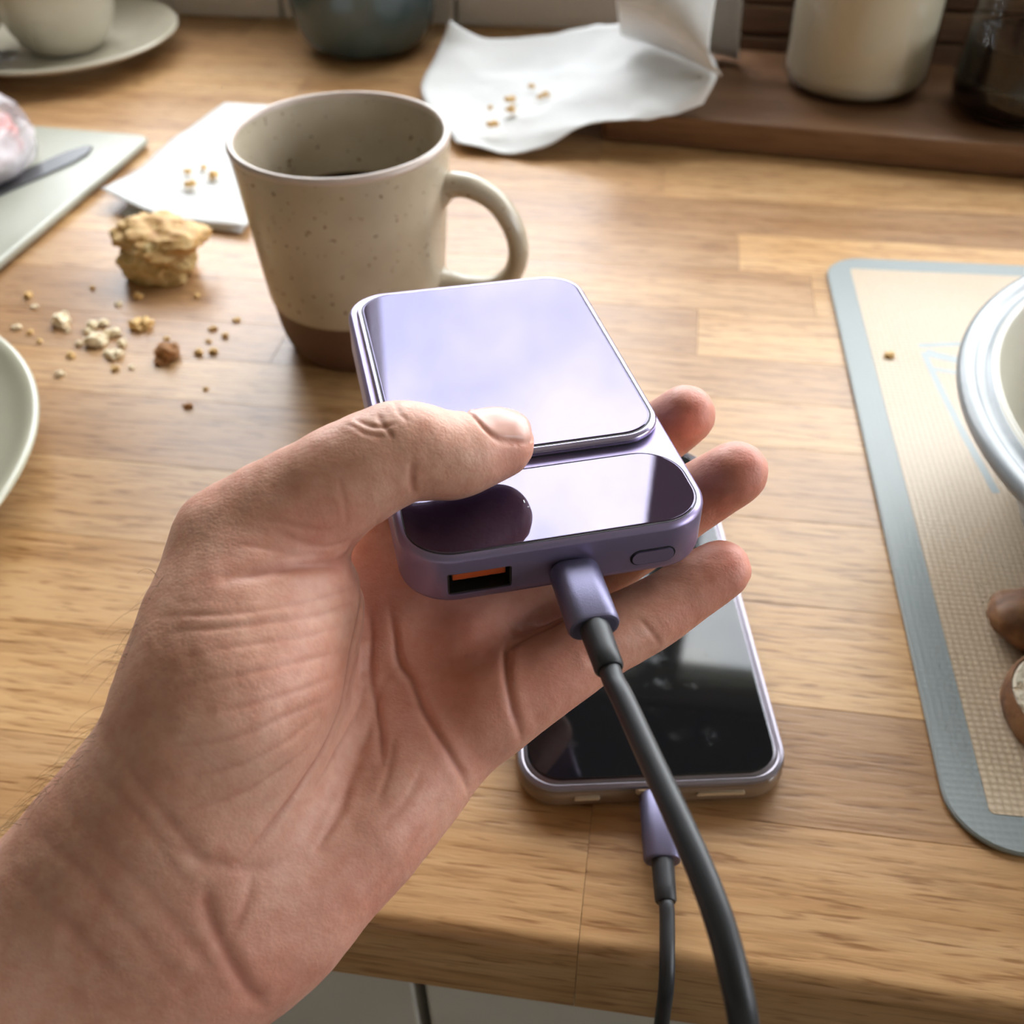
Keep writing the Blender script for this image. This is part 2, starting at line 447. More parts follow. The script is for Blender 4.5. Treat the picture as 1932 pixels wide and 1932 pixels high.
HX, HY = 0.034, 0.0577
def bool_cut(o, cutter):
    m = o.modifiers.new('cut', 'BOOLEAN'); m.operation = 'DIFFERENCE'; m.object = cutter; m.solver = 'EXACT'
    bpy.context.view_layer.update()
    dg = bpy.context.evaluated_depsgraph_get()
    me = bpy.data.meshes.new_from_object(o.evaluated_get(dg))
    o.modifiers.clear(); o.data = me
    bpy.data.objects.remove(cutter, do_unlink=True)
lay = [(0.0022, 0.0), (0.0010, 0.0004), (0.0003, 0.0011), (0.0, 0.0022), (0.0, TB - 0.0016), (0.00012, TB - 0.0011), (0.0009, TB - 0.0001), (0.0012, TB)]
body = prism('body', HX, HY, 0.0115, lay, M['bank_metal'], bank, 12)
c1 = boxes('cutter', [(-0.0251, -0.0115, -HY - 0.01, -HY + 0.009, TB - 0.0104, TB - 0.0046)], None, bank, bevel=0.0005)
bool_cut(body, c1)
body.data.polygons.foreach_set('use_smooth', [True] * len(body.data.polygons)); body.data.set_sharp_from_angle(angle=math.radians(30))
# USB socket
px0, px1, pz0, pz1 = -0.0251, -0.0115, TB - 0.0104, TB - 0.0046
w_ = 0.00035
sock = boxes('usb_port', [(px0 + .0001, px1 - .0001, -HY + 0.0003, -HY + 0.0088, pz0 + .0001, pz0 + w_), (px0 + .0001, px1 - .0001, -HY + 0.0003, -HY + 0.0088, pz1 - w_, pz1 - .0001),
                          (px0 + .0001, px0 + w_, -HY + 0.0003, -HY + 0.0088, pz0 + w_, pz1 - w_), (px1 - w_, px1 - .0001, -HY + 0.0003, -HY + 0.0088, pz0 + w_, pz1 - w_),
                          (px0 + .0001, px1 - .0001, -HY + 0.0082, -HY + 0.0088, pz0, pz1)], M['port_metal'], bank)
boxes('contact_tongue', [(px0 + 0.0011, px1 - 0.0011, -HY + 0.0009, -HY + 0.0084, pz1 - 0.0026, pz1 - 0.0009)], M['usb_orange'], sock, bevel=0.0002)
for i in range(4):
    boxes('contact', [(px0 + 0.003 + i * 0.0023, px0 + 0.0042 + i * 0.0023, -HY + 0.0012, -HY + 0.008, pz1 - 0.0029, pz1 - 0.0026)], M['port_metal'], sock)
# raised magnetic pad with mirror
prism('pad_shadow_gap', 0.0318, 0.0404, 0.0098, [(0.0, TB - 0.0002), (0.0, TB + 0.0005)], M['gap_black'], bank, 12, (0.0003, 0.0118))
pad = prism('charging_pad', 0.0322, 0.0408, 0.0102, [(0.0006, TB + 0.0004), (0.0, TB + 0.0008), (0.0, TB + 0.0017), (0.0004, TB + 0.0022), (0.0010, TB + 0.0024)], M['bank_trim'], bank, 12, (0.0003, 0.0118))
prism('pad_groove', 0.0309, 0.0395, 0.0090, [(0.0, TB + 0.00235), (0.0, TB + 0.00245)], M['gap_black'], pad, 12, (0.0003, 0.0118))
prism('mirror_glass', 0.0305, 0.0391, 0.0087, [(0.0, TB + 0.0023), (0.0, TB + 0.0025), (0.0002, TB + 0.00262)], M['bank_mirror'], pad, 12, (0.0003, 0.0118))
# lower display panel
prism('panel_gap', 0.0322, 0.0124, 0.0098, [(0.0, TB - 0.0002), (0.0, TB + 0.00006)], M['gap_black'], bank, 12, (0.0, -0.0443))
pan = prism('display_panel', 0.0319, 0.0121, 0.0095, [(0.0, TB - 0.0001), (0.0, TB + 0.0001), (0.00015, TB + 0.0002)], M['bank_mirror'], bank, 12, (0.0, -0.0443))
for (mx_, my_, w2, h2) in ((-0.0056, -0.0440, 0.00024, 0.0010), (-0.0052, -0.0456, 0.0003, 0.00022)):
    boxes('display_mark', [(mx_, mx_ + w2, my_, my_ + h2, TB + 0.0002, TB + 0.00024)], M['mark_white'], pan)
# button
def pill(name, cx, cz, hw, hh, y0, y1, m_, parent):
    V, Fs = prism_data(hw, hh, hh, [(0.0, 0), (0.0, 1)], 8)
    V = [(cx + v[0], y0 + (y1 - y0) * v[2], cz + v[1]) for v in V]
    return mesh_obj(name, V, Fs, m_, parent, True, 40)
bt = pill('power_button', 0.0197, TB - 0.0081, 0.0047, 0.0017, -HY - 0.0004, -HY + 0.001, M['bank_metal'], bank)
pill('button_gap', 0.0197, TB - 0.0081, 0.0051, 0.0021, -HY - 0.00006, -HY + 0.001, M['gap_black'], bt)

# ------------------------------------------------------------------ charging cable (bank -> phone)
M['plug_metal'] = mat('plug_metal', (0.16, 0.15, 0.24), 0.42, 0.7)
M['rubber'] = mat('rubber', (0.019, 0.020, 0.024), 0.45)
M['steel'] = mat('steel', (0.30, 0.30, 0.31), 0.32, 1.0)
t_ = NT(M['plug_metal']); nn_ = t_.noise(t_.coord('Object'), 4000, 2); t_.normal(t_.bump(nn_, 0.2, 0.0002))
cable = thing('charging_cable', 'charcoal charging cable with lavender plugs linking power bank and phone', 'cable')
exv = Vector((0.93102153, 0.36426338, -0.02260741)); eyv = Vector((-0.36487569, 0.93037267, -0.03567118)); nv = Vector((0.00803961, 0.04145954, 0.99910784))
bc = Vector((-0.03377852, 0.20607875, 0.12542095))
def plug(base, axis, side, length, hw, hh, name='plug'):
    upv = side.cross(axis).normalized()
    lay2 = [(0.0009, 0.0), (0.0003, 0.0003), (0, 0.0009), (0, length - 0.0008), (0.0003, length - 0.0002), (0.0008, length)]
    V, Fs = prism_data(hw, hh, hh * 0.98, lay2, 10)
    V = [base + side * v[0] + upv * v[1] + axis * v[2] for v in V]
    p = mesh_obj(name, V, Fs, M['plug_metal'], cable, True, 40)
    V, Fs = prism_data(0.0041, 0.0012, 0.0012, [(0, -0.006), (0, 0.0005)], 6)
    V = [base + side * v[0] + upv * v[1] + axis * v[2] for v in V]
    mesh_obj('plug_tip', V, Fs, M['steel'], p, True, 40)
    return p
pb = bc - eyv * 0.0583 + exv * 0.0017 - nv * 0.0078
ax1 = (-eyv * 1.0 - nv * 0.02 - exv * 0.02).normalized()
s1 = (exv - ax1 * exv.dot(ax1)).normalized()
plug(pb, ax1, s1, 0.0172, 0.0054, 0.0035)
e1 = pb + ax1 * 0.0172
tube('strain_relief', [e1 - ax1 * 0.001, e1 + ax1 * 0.002, e1 + ax1 * 0.007, e1 + ax1 * 0.0105, e1 + ax1 * 0.011], [0.0031, 0.0031, 0.00295, 0.0029, 0.0025], M['rubber'], cable, 20)
p0 = e1 + ax1 * 0.010
# phone frame of reference
PH = Matrix.Translation((0.0005, 0.2505, 0)) @ Matrix.Rotation(math.radians(10.5), 4, 'Z')
pa = PH @ Vector((0.0005, -0.0788, 0.0062)); ax2 = Vector((0.115, -0.993, -0.02)).normalized()
s2 = Vector((0.993, 0.115, 0)).normalized()
plug(pa, ax2, s2, 0.0215, 0.0054, 0.0038)
e2 = pa + ax2 * 0.0215
tube('strain_relief', [e2 - ax2 * 0.001, e2 + ax2 * 0.002, e2 + ax2 * 0.008, e2 + ax2 * 0.0115, e2 + ax2 * 0.012], [0.0032, 0.0032, 0.0031, 0.003, 0.0026], M['rubber'], cable, 20)
q0 = e2 + ax2 * 0.011
path = [p0, p0 + ax1 * 0.004] + [Vector(p) for p in ((0.0017643, 0.1187, 0.12058), (0.0072339, 0.10657, 0.12062), (0.012279, 0.095664, 0.12056), (0.016326, 0.086867, 0.11999), (0.019632, 0.07913, 0.11847), (0.022183, 0.072511, 0.11532), (0.024453, 0.067272, 0.10926),
        (0.0275, 0.0625, 0.092), (0.0300, 0.0585, 0.062), (0.0310, 0.0555, 0.015), (0.0320, 0.060, -0.05), (0.031, 0.075, -0.105), (0.028, 0.095, -0.120), (0.0245, 0.110, -0.095), (0.0222, 0.1178, -0.05), (0.0212, 0.1190, -0.02), (0.0205, 0.1212, 0.0005))] + [q0 + ax2 * 0.005, q0]
cp = catmull(path, 10)
ncp = len(cp)
rad = [0.00212 + 0.00032 * min(1, i / 60) if i < ncp * 0.5 else 0.0021 for i in range(ncp)]
tube('cord', cp, rad, M['rubber'], cable, 18)

# ------------------------------------------------------------------ phone in a clear case
M['case'] = mat('case', (0.42, 0.27, 0.17), 0.15, 0.0, Transmission_Weight=0.45, IOR=1.35)
M['phone_frame'] = mat('phone_frame', (0.20, 0.18, 0.205), 0.32, 0.85)
M['screen'] = mat('screen', (0.004, 0.0045, 0.006), 0.06, 0.0, Specular_IOR_Level=0.5)
M['slot_glint'] = mat('slot_glint', (0.92, 0.78, 0.55), 0.3, 0.6)  # pale gold paints in light glints at the case slots and port
t_ = NT(M['screen']); v_ = t_.coord('Object'); n_ = t_.noise(v_, 90, 4, 0.6)
sm = t_.ramp(n_, [(0.58, (0.045, 0.045, 0.045)), (0.75, (0.22, 0.22, 0.22))]); t_.l(sm, t_.b.inputs['Roughness'])
phone = thing('smartphone', 'black-screened smartphone in a clear case lying under the hand', 'phone')
phone.matrix_world = PH
prism('case', 0.0412, 0.0790, 0.0125, edge_layers(0.0002, 0.0088, 0.003) , M['case'], phone, 10)
prism('frame', 0.0395, 0.0773, 0.0112, edge_layers(0.0042, 0.0104, 0.0022), M['phone_frame'], phone, 10)
prism('case_lip', 0.0408, 0.0786, 0.0123, [(0.0003, 0.0086), (0.0, 0.0092), (0.0003, 0.0099), (0.0014, 0.0102), (0.002, 0.0098)], M['phone_frame'], phone, 10)
prism('screen', 0.0377, 0.0755, 0.0102, [(0.0, 0.0100), (0.0, 0.0105), (0.0004, 0.0107)], M['screen'], phone, 10)
for cx_, w3 in ((-0.0205, 0.0038), (0.0195, 0.0072)):
    prism('speaker_slot', w3, 0.0006, 0.0006, [(0, 0), (0, 0.0012)], M['slot_glint'], phone, 4).matrix_local = Matrix.Translation((cx_, -0.0785, 0.0062)) @ Matrix.Rotation(math.radians(90), 4, 'X')
prism('charging_port', 0.0056, 0.0011, 0.0011, [(0, 0), (0, 0.001)], M['slot_glint'], phone, 4).matrix_local = Matrix.Translation((-0.0005, -0.0782, 0.0080)) @ Matrix.Rotation(math.radians(90), 4, 'X')

# ------------------------------------------------------------------ speckled mug with coffee
M['glaze'] = speckle('glaze', (0.50, 0.43, 0.33), (0.13, 0.075, 0.04), 0.22, 0.295, 330, (0.40, 0.335, 0.245))
M['raw_clay'] = speckle('raw_clay', (0.135, 0.068, 0.040), (0.06, 0.03, 0.02), 0.6, 0.3, 500)
M['coffee'] = mat('coffee', (0.028, 0.012, 0.005), 0.05)
M['black_coffee'] = mat('black_coffee', (0.006, 0.003, 0.002), 0.12, 0.0, Specular_IOR_Level=0.3)
mug = thing('coffee_mug', 'speckled beige stoneware mug with bare brown foot behind the power bank', 'mug', (-0.1378, 0.4165, 0)); mug.scale = (0.955, 0.955, 1.005)
lathe('foot', smooth_prof([(0.0, 0.0015), (0.028, 0.0015), (0.0335, 0.0003), (0.0372, 0.004), (0.0400, 0.012), (0.0424, 0.0275)]) + [(0.0400, 0.0282), (0.0, 0.0282)], M['raw_clay'], mug, sharp=50)
lathe('body', smooth_prof([(0.0410, 0.0275), (0.0430, 0.0282), (0.0441, 0.037), (0.0462, 0.060), (0.0484, 0.085), (0.0496, 0.0965), (0.0497, 0.0992), (0.0484, 0.1005), (0.0470, 0.0993), (0.0464, 0.096), (0.0450, 0.085), (0.0425, 0.06), (0.0400, 0.036), (0.035, 0.0315), (0.02, 0.030)]) + [(0.0, 0.030)], M['glaze'], mug, 96)
M['bare_rim'] = mat('bare_rim', (0.52, 0.42, 0.36), 0.3)
rim_p = [(0.04835 + 0.0017 * math.cos(a), 0.0990 + 0.0019 * math.sin(a)) for a in [2 * math.pi * i / 14 for i in range(15)]]
lathe('rim', rim_p, M['bare_rim'], mug, 96)
hp = [Vector(p) for p in ((0.0440, -0.001, 0.0765), (0.0500, -0.001, 0.0800), (0.0600, -0.002, 0.0800), (0.0715, -0.003, 0.0740), (0.0795, -0.004, 0.0620), (0.0812, -0.004, 0.0500), (0.0775, -0.003, 0.0395), (0.0690, -0.002, 0.0330), (0.0570, -0.001, 0.0310), (0.0480, -0.001, 0.0320), (0.0420, -0.001, 0.0330))]
hc = catmull(hp, 6); nh = len(hc)
tube('handle', hc, [0.0052 + 0.0026 * (abs(i / (nh - 1) - 0.5) * 2) ** 5 for i in range(nh)], M['glaze'], mug, 18, (1.15, 0.92, (0, 1, 0)))
cf = tag(lathe('coffee', [(0.0, 0.0640), (0.0420, 0.0640), (0.0426, 0.0644), (0.0426, 0.0652), (0.0418, 0.0648), (0.03, 0.0648), (0.0, 0.0648)], M['coffee'], None, 72), 'dark coffee left low inside the speckled mug', 'coffee')
cf.location = (-0.1378, 0.4165, 0); cf.scale = (0.955, 0.955, 1.005)

# ------------------------------------------------------------------ baking mat, casserole, bread crust
M['mat_grey'] = mat('mat_grey', (0.26, 0.29, 0.29), 0.42)
M['mat_weave'] = mat('mat_weave', (0.62, 0.47, 0.32), 0.35)
t_ = NT(M['mat_weave']); v_ = t_.coord('Object')
vo = t_.n('ShaderNodeTexVoronoi'); vo.inputs['Scale'].default_value = 430; vo.inputs['Randomness'].default_value = 0.12; t_.l(v_, vo.inputs['Vector'])
cw = t_.ramp(vo.outputs['Distance'], [(0.15, (0.62, 0.49, 0.35)), (0.62, (0.40, 0.285, 0.18))])
ln = t_.noise(v_, 14, 3); t_.color(t_.mix(0.25, cw, t_.ramp(ln, [(0.3, (0.46, 0.36, 0.25)), (0.7, (0.62, 0.52, 0.40))])))
t_.normal(t_.bump(vo.outputs['Distance'], 0.45, 0.0006))
t_ = NT(M['mat_grey']); v_ = t_.coord('Object'); vo = t_.n('ShaderNodeTexVoronoi'); vo.inputs['Scale'].default_value = 430; vo.inputs['Randomness'].default_value = 0.12; t_.l(v_, vo.inputs['Vector'])
t_.normal(t_.bump(vo.outputs['Distance'], 0.25, 0.0005))
bm_ = thing('baking_mat', 'silicone baking mat with grey border and beige woven middle', 'baking mat', (0.3, 0.3515, 0), math.radians(1.76))
prism('border', 0.2040, 0.1755, 0.020, [(0.0008, 0.0002), (0.0, 0.0008), (0.0, 0.0016), (0.0006, 0.0022)], M['mat_grey'], bm_, 10)
prism('woven_centre', 0.1915, 0.1630, 0.0015, [(0.0, 0.0018), (0.0, 0.00235)], M['mat_weave'], bm_, 4)
def strip(name, pts, w, m_, parent, z0, z1):
    # flat printed line: pts in the parent's frame
    V, Fs = [], []
    for i, p in enumerate(pts):
        a = Vector(pts[max(i - 1, 0)]); b = Vector(pts[min(i + 1, len(pts) - 1)]); d = (b - a); n_ = Vector((-d.y, d.x)).normalized() * w / 2
        p = Vector(p)
        V += [(*(p + n_), z0), (*(p - n_), z0), (*(p - n_), z1), (*(p + n_), z1)]
    for i in range(len(pts) - 1):
        for k in range(4):
            Fs.append((i * 4 + k, i * 4 + (k + 1) % 4, i * 4 + 4 + (k + 1) % 4, i * 4 + 4 + k))
    Fs += [(0, 1, 2, 3), tuple(len(V) - 4 + i for i in (3, 2, 1, 0))]
    return mesh_obj(name, V, Fs, m_, parent, False)
M['mat_print'] = mat('mat_print', (0.32, 0.36, 0.37), 0.4)
inv = Matrix.Rotation(math.radians(-1.76), 4, 'Z') @ Matrix.Translation((-0.3, -0.3515, 0))
def mp(pts): return [tuple((inv @ Vector(p))[:2]) for p in pts]
for pts, w3 in (([(0.12863, 0.43731, 0.0024), (0.1455, 0.44087, 0.0024), (0.17064, 0.4455, 0.0024)], 0.0035), ([(0.13007, 0.43203, 0.0024), (0.13337, 0.40183, 0.0024), (0.13803, 0.36858, 0.0024), (0.14403, 0.33207, 0.0024)], 0.0032),
                ([(0.13112, 0.43262, 0.0024), (0.13532, 0.43, 0.0024), (0.1456, 0.42688, 0.0024), (0.15936, 0.42428, 0.0024)], 0.006), ([(0.13121, 0.41845, 0.0024), (0.14156, 0.41677, 0.0024), (0.15547, 0.41602, 0.0024)], 0.003)):
    strip('printed_line', mp(pts), w3, M['mat_print'], bm_, 0.0022, 0.00238 + 0.004 * (w3 - 0.003))

M['enamel'] = mat('enamel', (0.42, 0.45, 0.48), 0.25)
t_ = NT(M['enamel']); n_ = t_.noise(t_.coord('Object'), 35, 4); t_.color(t_.ramp(n_, [(0.3, (0.20, 0.225, 0.245)), (0.65, (0.28, 0.305, 0.325))])); t_.normal(t_.bump(n_, 0.1, 0.001))
M['cream_glaze'] = mat('cream_glaze', (0.50, 0.47, 0.39), 0.25)
dish = thing('pie_dish', 'deep grey-rimmed round dish with cream inside on the baking mat', 'dish', (0.2400, 0.3105, 0.0024))
lathe('shell', smooth_prof([(0.0, 0.0), (0.080, 0.0), (0.0905, 0.002), (0.0985, 0.020), (0.108, 0.042), (0.1155, 0.050), (0.1215, 0.0515), (0.1272, 0.0535), (0.1285, 0.0565), (0.1270, 0.0590), (0.1235, 0.0592), (0.1215, 0.0580), (0.1190, 0.0582), (0.1172, 0.0595)]) + [(0.114, 0.056)], M['enamel'], dish, 128)
lathe('lining', smooth_prof([(0.1172, 0.0594), (0.1160, 0.0600), (0.1140, 0.0590), (0.1080, 0.045), (0.099, 0.022), (0.090, 0.008), (0.075, 0.0045), (0.03, 0.0040)]) + [(0.0, 0.004)], M['cream_glaze'], dish, 128)

M['crust'] = mat('crust', (0.33, 0.14, 0.05), 0.6)
t_ = NT(M['crust']); n_ = t_.noise(t_.coord('Object'), 90, 4); t_.color(t_.ramp(n_, [(0.3, (0.085, 0.030, 0.012)), (0.5, (0.20, 0.085, 0.032)), (0.72, (0.34, 0.17, 0.07))])); t_.normal(t_.bump(n_, 0.5, 0.002))
M['crumb_white'] = mat('crumb_white', (0.66, 0.58, 0.45), 0.8)
t_ = NT(M['crumb_white']); n_ = t_.noise(t_.coord('Object'), 260, 4, 0.6); t_.color(t_.ramp(n_, [(0.32, (0.40, 0.27, 0.15)), (0.5, (0.70, 0.62, 0.48))])); t_.normal(t_.bump(n_, 0.7, 0.002))
sl = thing('bread_slice', 'torn bread slice with brown crust leaning by the deep dish', 'bread', (0.1475, 0.2175, 0.0026), math.radians(18)); sl.scale = (0.82, 0.82, 0.9)
ov = [(0.0275 * math.cos(a) * (1 + 0.05 * math.sin(3 * a)), 0.034 * math.sin(a) * (1 + 0.06 * math.cos(2 * a))) for a in [2 * math.pi * i / 40 for i in range(40)]]
def slab(name, outline, layers, m_, parent):
    n_ = len(outline); V, Fs = [], []
    for s_, z in layers: V += [(p[0] * s_, p[1] * s_, z) for p in outline]
    for k in range(len(layers) - 1):
        for i in range(n_): Fs.append((k * n_ + i, k * n_ + (i + 1) % n_, (k + 1) * n_ + (i + 1) % n_, (k + 1) * n_ + i))
    Fs += [tuple(reversed(range(n_))), tuple(range((len(layers) - 1) * n_, len(layers) * n_))]
    return mesh_obj(name, V, Fs, m_, parent, True, 45)
slab('crumb', ov, [(0.90, 0.0006), (0.94, 0.002), (0.94, 0.0105), (0.90, 0.0122)], M['crumb_white'], sl)
slab('crust', ov, [(0.95, 0.0), (1.0, 0.003), (1.0, 0.009), (0.95, 0.0114), (0.93, 0.0108), (0.93, 0.001)], M['crust'], sl)
me = blob_mesh('crust', 0.020, 0.018, 0.0085, 0.13, 1.3, 8, 4)
tk = link(bpy.data.objects.new('bread_crust', me)); me.materials.append(M['crust'])
me.polygons.foreach_set('use_smooth', [True] * len(me.polygons))
tk.location = (0.1440, 0.2560, 0.0025); tk.scale = (1.0, 0.8, 1.0); tag(tk, 'glossy brown bread crust end against the deep dish', 'bread')

# ------------------------------------------------------------------ plate at the left edge, saucer and cup, teal pot
M['cream'] = mat('cream', (0.47, 0.45, 0.34), 0.22)
M['stone_cream'] = speckle('stone_cream', (0.56, 0.51, 0.40), (0.35, 0.29, 0.2), 0.25, 0.15, 300)
pl = thing('dinner_plate', 'cream dinner plate cut off by the left edge of the photo', 'plate', (-0.3660, 0.2545, 0))
lathe('plate_body', smooth_prof([(0.0, 0.003), (0.07, 0.003), (0.076, 0.0005), (0.082, 0.003), (0.105, 0.010), (0.126, 0.0165), (0.1305, 0.0185), (0.1300, 0.0205), (0.1265, 0.0205), (0.118, 0.0165), (0.104, 0.0125), (0.085, 0.0075), (0.07, 0.006)]) + [(0.0, 0.006)], M['cream'], pl, 128)
sc = thing('saucer', 'wide cream saucer under the cup in the far corner', 'saucer', (-0.4755, 0.7790, 0))
lathe('dish', smooth_prof([(0.0, 0.003), (0.04, 0.003), (0.046, 0.0004), (0.052, 0.003), (0.072, 0.009), (0.088, 0.0155), (0.0925, 0.0178), (0.0918, 0.0195), (0.0890, 0.0192), (0.074, 0.0125), (0.055, 0.0075), (0.036, 0.006)]) + [(0.0, 0.006)], M['stone_cream'], sc, 96)
cup = thing('tea_cup', 'plain cream cup standing on the wide saucer', 'cup', (-0.4720, 0.7830, 0.0065))
lathe('body', smooth_prof([(0.0, 0.0015), (0.022, 0.0015), (0.0255, 0.0003), (0.0300, 0.003), (0.0375, 0.014), (0.0435, 0.030), (0.0465, 0.05), (0.048, 0.07), (0.0475, 0.0715), (0.0462, 0.07), (0.0445, 0.05), (0.0415, 0.03), (0.035, 0.014), (0.025, 0.006)]) + [(0.0, 0.005)], M['stone_cream'], cup, 72)
hc2 = catmull([(-0.036, -0.022, 0.056), (-0.052, -0.033, 0.058), (-0.060, -0.038, 0.045), (-0.055, -0.034, 0.030), (-0.036, -0.022, 0.022)], 6)
tube('handle', hc2, 0.0038, M['stone_cream'], cup, 12)
sp = thing('teaspoon', 'small steel teaspoon lying on the saucer rim beside the cup', 'spoon', (-0.5000, 0.7290, 0.0150), math.radians(200))
me = bpy.data.meshes.new('bowl')
V, Fs = [], []
for i in range(9):
    for j in range(24):
        r_ = i / 8; a = 2 * math.pi * j / 24
        V.append((0.0185 * r_ * math.cos(a), 0.0125 * r_ * math.sin(a), -0.004 * (1 - r_ * r_)))
for i in range(8):
    for j in range(24): Fs.append((i * 24 + j, i * 24 + (j + 1) % 24, (i + 1) * 24 + (j + 1) % 24, (i + 1) * 24 + j))
b_ = mesh_obj('bowl', V, Fs, M['steel'], sp); md = b_.modifiers.new('thickness', 'SOLIDIFY'); md.thickness = 0.0008
tube('handle', catmull([(0.018, 0, 0.0), (0.035, 0, 0.003), (0.07, 0, 0.007), (0.10, 0, 0.006)], 6), 0.0022, M['steel'], sp, 10, (1.3, 0.5, (0, 1, 0)))

M['teal'] = mat('teal', (0.062, 0.115, 0.130), 0.16)
t_ = NT(M['teal']); n_ = t_.noise(t_.coord('Object'), 20, 3); t_.color(t_.ramp(n_, [(0.3, (0.040, 0.062, 0.068)), (0.7, (0.070, 0.105, 0.112))]))
tp = thing('teal_pot', 'rounded teal glazed pot against the tiled wall', 'pot', (-0.2420, 0.8300, 0))
lathe('body', smooth_prof([(0.0, 0.002), (0.028, 0.002), (0.034, 0.0004), (0.042, 0.003), (0.0510, 0.013), (0.0560, 0.030), (0.0575, 0.055), (0.056, 0.085), (0.054, 0.10), (0.0525, 0.1015), (0.051, 0.10), (0.053, 0.08), (0.0545, 0.055), (0.052, 0.03), (0.04, 0.011)]) + [(0.0, 0.009)], M['teal'], tp, 96)

# ------------------------------------------------------------------ serving board, knife, wrapped ham
M['board'] = mat('board', (0.50, 0.50, 0.41), 0.28)
t_ = NT(M['board']); n_ = t_.noise(t_.coord('Object'), 18, 4); t_.color(t_.ramp(n_, [(0.3, (0.36, 0.36, 0.29)), (0.7, (0.43, 0.43, 0.36))]))
bd = tag(prism('serving_board', 0.10, 0.125, 0.008, edge_layers(0.0015, 0.0068, 0.002), M['board'], None, 8), 'pale greenish-grey rectangular serving board at the left edge', 'board')
bd.location = (-0.4440, 0.5060, 0); bd.rotation_euler = (0, 0, math.radians(-4.5))
prism('foot_ring', 0.07, 0.09, 0.006, [(0, 0.0), (0, 0.002)], M['board'], bd, 6)
M['knife_steel'] = mat('knife_steel', (0.13, 0.13, 0.135), 0.36, 1.0)
kn = thing('table_knife', 'steel table knife with rounded tip on the serving board', 'knife', (-0.3860, 0.5500, 0.0070), math.radians(66))
bl = [(-0.075, -0.004), (-0.02, -0.009), (0.030, -0.0095), (0.045, -0.007), (0.0535, -0.001), (0.052, 0.003), (0.04, 0.0065), (0.0, 0.007), (-0.075, 0.004)]
slab('blade', bl, [(0.99, 0.0), (1.0, 0.0006), (0.99, 0.0013)], M['knife_steel'], kn)
tube('handle', catmull([(-0.074, 0, 0.002), (-0.11, 0, 0.003), (-0.16, 0, 0.0032), (-0.175, 0, 0.0030)], 5), [0.004] * 10 + [0.0045] * 6, M['steel'], kn, 12, (1.3, 0.6, (0, 1, 0)))
M['ham'] = mat('ham', (0.62, 0.20, 0.17), 0.45, 0.0)
M['wrap'] = mat('wrap', (0.60, 0.55, 0.57), 0.28)
t_ = NT(M['wrap']); v_ = t_.coord('Object'); n_ = t_.noise(v_, 42, 3)
al = t_.ramp(n_, [(0.42, (0.25, 0.25, 0.25)), (0.60, (0.92, 0.92, 0.92))]); t_.l(al, t_.b.inputs['Alpha']); t_.normal(t_.bump(t_.noise(v_, 120, 4), 0.6, 0.002))
hm = thing('ham_packet', 'crinkled clear packet of pink sliced ham on the serving board', 'packet', (-0.4280, 0.5600, 0.0070), math.radians(12))
me = blob_mesh('wrap', 0.046, 0.060, 0.026, 0.10, 1.3, 11, 5, 0.55, 3); me.materials.append(M['wrap'])
me.polygons.foreach_set('use_smooth', [True] * len(me.polygons)); link(bpy.data.objects.new('wrap', me), hm)
for i in range(3):
    me = blob_mesh('ham_slice', 0.034 - 0.003 * i, 0.044 - 0.004 * i, 0.004, 0.08, 1.8, 21 + i, 4); me.materials.append(M['ham'])
    me.polygons.foreach_set('use_smooth', [True] * len(me.polygons)); o = link(bpy.data.objects.new('ham_slice', me), hm); o.location = (0.002 * i, 0.002, 0.004 + 0.0065 * i)

# ------------------------------------------------------------------ paper napkins
M['paper'] = mat('paper', (0.69, 0.685, 0.675), 0.9, 0.0)
t_ = NT(M['paper']); v_ = t_.coord('Object'); n_ = t_.noise(v_, 160, 4, 0.6); t_.normal(t_.bump(n_, 0.35, 0.0015))
M['stain'] = mat('stain', (0.72, 0.55, 0.25), 0.8)
nap1 = tag(sheet('paper_napkin', [[(-0.30912, 0.69113, 0.003), (-0.27046, 0.68581, 0.003), (-0.23288, 0.66192, 0.003)], [(-0.31833, 0.6228, 0.005), (-0.27229, 0.61536, 0.004), (-0.23559, 0.60563, 0.003)], [(-0.32197, 0.56859, 0.006), (-0.28019, 0.56186, 0.0045), (-0.23394, 0.55393, 0.004)], [(-0.32787, 0.53526, 0.01), (-0.28517, 0.51673, 0.0045), (-0.23072, 0.5093, 0.005)]], M['paper'], None, 9, 0.0012, 45, 4, 0.0006), 'flat folded white napkin lying left of the speckled mug', 'napkin')
nap1b = sheet('lower_fold', [[(-0.30943, 0.69093, 0.0012), (-0.23312, 0.66187, 0.0012)], [(-0.31283, 0.52209, 0.0012), (-0.23347, 0.50875, 0.0012)]], M['paper'], nap1, 9, 0.0003, 60, 5, 0.0006)
